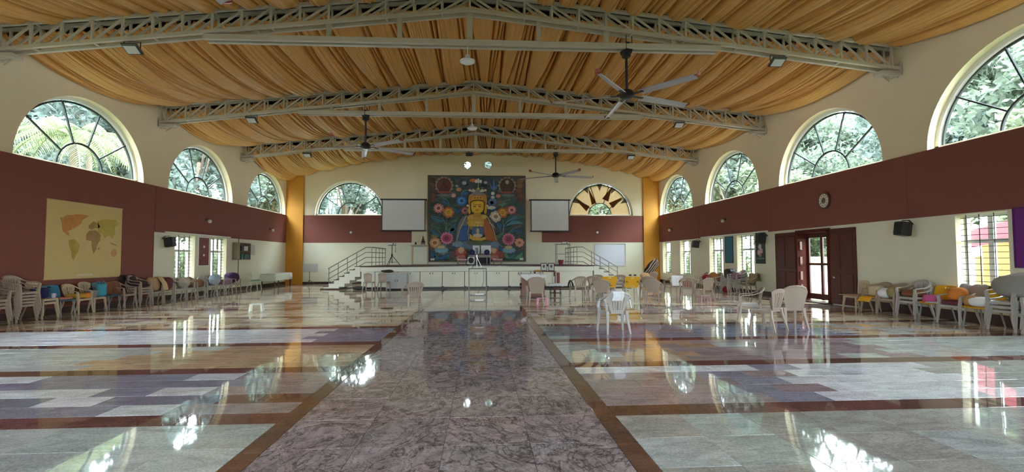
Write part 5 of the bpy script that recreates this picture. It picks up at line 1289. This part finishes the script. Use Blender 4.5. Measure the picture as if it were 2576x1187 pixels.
for k, x in enumerate((2.86, 3.17)):
    t = thing('picture_frame', ('small black-framed portrait photo, left one on the side table', 'small black-framed portrait photo, right one on the side table')[k], 'picture', (x, 20.52, .99)); R = Matrix.Rotation(math.radians(-10), 4, 'X')
    MB().box(-.13, .13, -.012, .012, 0, .34, .006, R).build('frame', M['black'], t); MB().box(-.105, .105, -.016, -.011, .03, .31, .0, R).build('print', pbr('grey_print', (.5, .5, .48), .5, .5, 14), t); MB().poly([(.05*math.cos(a), .2+.065*math.sin(a)) for a in [2*PI*q/16 for q in range(16)]], lambda u, v, d: tuple(R @ Vector((u, -.017-d, v))), 0, .002).build('portrait', pbr('dark_print', (.08, .07, .06), .5), t)
rk = thing('plant_stand', 'low dark wire stand with red shelf right of the podium', 'stand', (3.3, 20.3, 0))
for a in (-.2, .2):
    for b_ in (-.14, .14): MB().tube([(a, b_, 0), (a, b_, .48)], .012, 6).build('leg', M['black'], rk)
for z, m in ((.1, M['black']), (.28, pbr('red_shelf', (.2, .03, .025), .5)), (.47, M['black'])): MB().box(-.23, .23, -.16, .16, z, z+.02, .004).build('shelf', m, rk)
o = MB().sheet(lambda u, v: ((u-.5)*.56, max(-.19, (v-.5)*.56), .50-.18*max(0, -(v-.5)*.56-.19)/.09*.6+.006*math.sin(u*17)-.02*(2*u-1)**4), 16, 14, .008).build('stand_cloth', wht, None, smooth=True, loc=(3.3, 20.3, 0)); tag(o, 'white cloth on the low wire stand right of the podium', 'cloth')
tag(MB().box(-.06, .06, -.05, .05, 0, .42, .012).build('red_box', pbr('red_box_card', (.22, .05, .04), .5), None, loc=(3.42, 20.36, .515)), 'tall dark red box standing on the white stand cloth', 'box')
cn = thing('candle', 'white candle beside the dark red box', 'candle', (3.24, 20.33, .515)); MB().lathe([(.035, 0), (.035, .26), (.02, .27)], n=14).build('wax', M['white'], cn); MB().tube([(0, 0, .27), (0, 0, .295)], .004, 5).build('wick', M['black'], cn)
# ------------------------------------------------------------------ trolley and tripod in the aisle
tr = thing('trolley', 'tall narrow chrome frame trolley standing in the aisle', 'trolley', (.19, 13.9, 0))
for a in (-.235, .235):
    for b_ in (-.2, .2): MB().tube([(a, b_, .0), (a, b_, 1.23)], .010, 8).build('leg', pbr('worn_chrome', (.15, .15, .145), .4), tr)
MB().box(-.25, .25, -.215, .215, 1.22, 1.245, .006).build('top_shelf', M['dark'], tr)
for z in (.34, .5):
    f = MB()
    for b_ in (-.2, .2): f.tube([(-.235, b_, z), (.235, b_, z)], .01, 6)
    for a in (-.235, -.08, .08, .235): f.tube([(a, -.2, z), (a, .2, z)], .008, 6)
    f.build('wire_shelf', pbr('worn_chrome', (.15, .15, .145), .4), tr)
for k, z in enumerate((.355, .515)): 
    ps = thing('power_strip', ('white power strip on the lower trolley shelf', 'white power strip on the upper trolley shelf')[k], 'power strip', (.24, 13.85, z)); MB().box(-.12, .12, -.03, .03, 0, .035, .006).build('strip_body', M['white'], ps); MB().tube([(-.12, 0, .02), (-.18, .02, .01), (-.2, .05, .0)], .006, 6).build('lead', M['white'], ps)
tag(MB().tube([(.36, 13.72, 1.2), (.36, 13.70, .9), (.31, 13.70, .72), (.22, 13.74, .62), (.2, 13.84, .55)], .006, 6).build('cable', M['black']), 'black cable hanging down the front of the trolley', 'cable')
tp = thing('tripod', 'small silver tripod with a black phone holder on top of the trolley', 'tripod', (.17, 13.9, 1.247))
for k in range(3): MB().tube([(0, 0, .30), (.15*math.cos(2.094*k+.5), .15*math.sin(2.094*k+.5), .006)], [.014, .009], 8).build('leg', M['steel'], tp)
MB().tube([(0, 0, .12), (0, 0, .42)], .013, 8).build('centre_column', M['steel'], tp); MB().box(-.03, .03, -.03, .03, .36, .44, .008).build('head', M['black'], tp); MB().box(-.04, .04, -.012, .012, .44, .56, .006).build('phone_holder', M['black'], tp)
# ------------------------------------------------------------------ on the stage
tk = thing('throne_desk', 'dark wooden reading desk on the stage before the mural', 'desk', (.2, 29.2, SZ))
MB().box(-.62, .62, -.28, .28, .0, .60, .015).build('body', M['wood'], tk); MB().box(-.68, .68, -.34, .34, .60, .64, .01).build('top', M['wood'], tk); MB().box(-.4, .56, -.30, -.27, .06, .42, .01).build('front_cloth', pbr('desk_navy', (.02, .02, .035), .8), tk)
for k, (x0, x1, lb) in enumerate(((-.42, -.02, 'left white music sheet board propped on the stage desk'), (.06, .64, 'right wide white music sheet board propped on the stage desk'))):
    t = thing('sheet_board', lb, 'board', (.2-.0, 29.3, SZ+.645)); R = Matrix.Rotation(math.radians(-14), 4, 'X'); MB().box(x0, x1, -.012, .012, 0, .5, .006, R).build('board', M['whitecloth'], t); MB().box(x0+.03, x1-.03, -.016, -.012, .05, .46, 0, R).build('paper', pbr('paper_white', (.74, .75, .78), .7), t)
for k, x in enumerate((-.24, .60)): 
    t = thing('bolster', ('round navy bolster at the left of the stage desk', 'round navy bolster at the right of the stage desk')[k], 'bolster', (x, 28.78, SZ+.72)); MB().tube([(0, -.06, 0), (0, .1, 0)], .16, 20).build('cushion_body', navy, t); MB().tube([(0, -.075, 0), (0, -.055, 0)], .07, 14).build('end_disc', pbr('navy_disc', (.03, .03, .06), .6), t); MB().box(-.03, .03, -.03, .05, -.72, -.15, .004).build('peg', M['wood'], t)
sp = thing('floor_monitor', 'white-framed floor loudspeaker in front of the stage desk', 'speaker', (-.3, 28.5, SZ)); R = Matrix.Rotation(math.radians(-12), 4, 'X'); MB().box(-.2, .2, -.12, .12, 0.02, .46, .04, R).build('cabinet', M['white'], sp); MB().poly([(.16*math.cos(a), .24+.17*math.sin(a)) for a in [2*PI*q/24 for q in range(24)]], lambda u, v, d: tuple(R @ Vector((u, -.12-d, v))), 0, .012).build('cone', M['black'], sp)
for k, x in enumerate((-.82, 1.2)):
    t = thing('offering_table', ('small red offering table left of the stage desk', 'small red offering table right of the stage desk')[k], 'table', (x, 28.5, SZ), 0, 'offering tables')
    MB().box(-.28, .28, -.2, .2, .3, .34, .008).build('top', pbr('white_marble', (.66, .64, .62), .3), t); MB().box(-.26, .26, -.18, .18, .2, .3, .006).build('apron', pbr('red_lacquer', (.28, .05, .05), .4), t)
    for a in (-.2, .2):
        for b_ in (-.13, .13): MB().strip([(a, b_, .2), (a*1.15, b_, .1), (a*.9, b_, 0)], .05, .05, (1, 0, 0)).build('leg', M['wood'], t)
for k, x in enumerate((-.92, -.7, 1.2)): cushion('offering_cloth', ('folded red cloth at the left end of the left offering table', 'folded red cloth at the right end of the left offering table', 'folded red cloth on the right offering table')[k], 'cloth', x, 28.5, SZ+.345, (.08, .1, .05), C_('coral', (.5, .12, .11)), .6)
al = thing('altar_table', 'tall narrow pale altar table left of the mural', 'table', (-3.46, 30.95, SZ)); MB().box(-.55, .52, -.3, .3, 1.16, 1.22, .01).build('top', pbr('pale_oak', (.55, .45, .28), .5), al)
for a in (-.46, .46):
    for b_ in (-.22, .22): MB().box(a-.025, a+.025, b_-.025, b_+.025, 0, 1.16, .005).build('leg', pbr('pale_oak', (.55, .45, .28), .5), al)
MB().box(-.42, .42, .1, .12, .04, 1.12).build('back_panel', M['stage'], al)
sv = thing('statue', 'small dark bronze seated statue on the altar table', 'statue', (-3.28, 30.9, SZ+1.222)); bz = pbr('dark_bronze', (.06, .05, .045), .35, metal=.6)
MB().lathe([(.13, 0), (.15, .03), (.13, .07), (.14, .1), (.12, .13)], n=18).build('lotus_base', pbr('pewter', (.35, .34, .32), .35, metal=.6), sv); MB().lathe([(.14, .13), (.12, .2), (.07, .24), (.08, .32), (.05, .38), (.02, .39)], n=16).build('body', bz, sv, smooth='auto'); MB().ell((0, 0, .44), (.045, .05, .06), 12, 8).build('head', bz, sv, smooth=True); MB().lathe([(.03, .48), (.015, .53), (.004, .57)], n=10).build('crown', bz, sv)
c = thing('cup', 'small dark cup on the altar table left of the statue', 'cup', (-3.72, 30.85, SZ+1.222)); MB().lathe([(.04, 0), (.06, .06), (.055, .13), (.045, .13), (.035, .01)], n=14).build('cup_body', bz, c); MB().lathe([(.05, .13), (.03, .16), (.008, .18)], n=12).build('lid', bz, c)
ss = thing('projector_stand', 'black tripod speaker stand on the left of the stage', 'stand', (-4.5, 27.2, SZ))
MB().tube([(0, 0, .12), (0, 0, 1.08)], .02, 8).build('pole', M['black'], ss); MB().lathe([(.03, .5), (.045, .52), (.045, .6), (.03, .62)], n=12).build('collar', M['black'], ss); MB().box(-.2, .2, -.14, .14, 1.08, 1.10, .004).build('tray', M['black'], ss)
for k in range(3): MB().tube([(0, 0, .55), (.45*math.cos(2.094*k+.3), .45*math.sin(2.094*k+.3), .012)], .015, 8).build('leg', M['black'], ss); MB().tube([(0, 0, .18), (.3*math.cos(2.094*k+.3), .3*math.sin(2.094*k+.3), .19)], .01, 6).build('brace', M['black'], ss)
def proj(x, y, z, label):
    t = thing('projector', label, 'projector', (x, y, z)); MB().box(-.19, .19, -.14, .14, 0, .11, .03).build('body', M['white'], t); MB().tube([(.08, -.15, .055), (.08, -.13, .055)], .035, 14).build('lens', M['dark'], t)
proj(-4.5, 27.2, SZ+1.102, 'white projector on the black tripod stand'); proj(5.0, 28.0, SZ+1.165, 'white projector on the tall wire table')
tag(MB().tube([(-4.38, 27.3, SZ+1.14), (-4.32, 27.3, SZ+.9), (-4.33, 27.25, SZ+.7), (-4.36, 27.3, SZ+.85)], .008, 6).build('cable', M['dark']), 'cable loop hanging from the projector stand on the stage', 'cable')
wt = thing('wire_table', 'tall thin-legged metal table on the right of the stage', 'table', (4.86, 28.0, SZ))
MB().box(-.4, .4, -.28, .28, 1.14, 1.16, .004).build('top', M['dark'], wt)
for a in (-.37, .37):
    for b_ in (-.25, .25): MB().tube([(a, b_, 0), (a, b_, 1.15)], .012, 6).build('leg', M['dark'], wt)
for z in (.15, .6):
    for b_ in (-.25, .25): MB().tube([(-.37, b_, z), (.37, b_, z)], .008, 6).build('stretcher', M['dark'], wt)
bu = thing('bucket', 'dark red bucket at the right front of the stage', 'bucket', (4.5, 26.4, SZ)); MB().lathe([(.11, 0), (.15, .27), (.155, .28), (.14, .28), (.1, .01)], n=20).build('pail', pbr('red_bucket', (.20, .025, .03), .4), bu); MB().tube([(-.15, 0, .27), (-.12, 0, .16), (.12, 0, .16), (.15, 0, .27)], .006, 6).build('handle', M['dark'], bu)
# grey equipment cabinet under the left end of the stage front
ec = thing('equipment_cabinet', 'grey equipment cabinet behind the two armless chairs before the stage', 'cabinet', (-3.85, 25.05, 0))
MB().box(-.52, .50, -.22, .25, .06, .80, .012).build('body', pbr('grey_sheet', (.42, .44, .44), .5, .1, 3), ec); MB().box(-.55, .53, -.26, .28, .80, .84, .008).build('top', pbr('pale_top', (.6, .57, .5), .5), ec)
for a, b_ in ((-.5, -.02), (.0, .48)): d_ = MB().box(a, b_, -.235, -.22, .08, .78, .005).build('door', pbr('grey_sheet', (.42, .44, .44), .5, .1, 3), ec); MB().box(b_-.06 if a < -.1 else a+.03, b_-.03 if a < -.1 else a+.06, -.25, -.235, .4, .5, .004).build('handle', M['dark'], d_)
for a in (-.45, .43): MB().box(a-.03, a+.03, -.2, .22, 0, .06, .004).build('foot', M['dark'], ec)
cushion('jacket', 'black jacket dropped on the cabinet end behind the armless chairs', 'jacket', -4.32, 24.95, .842, (.3, .18, .07), M['black'], .75)
cushion('black_case', 'flat black case lying on the stair side behind the left armless chair', 'case', -5.7, 25.0, 0, (.3, .14, .09), M['black'], .4)
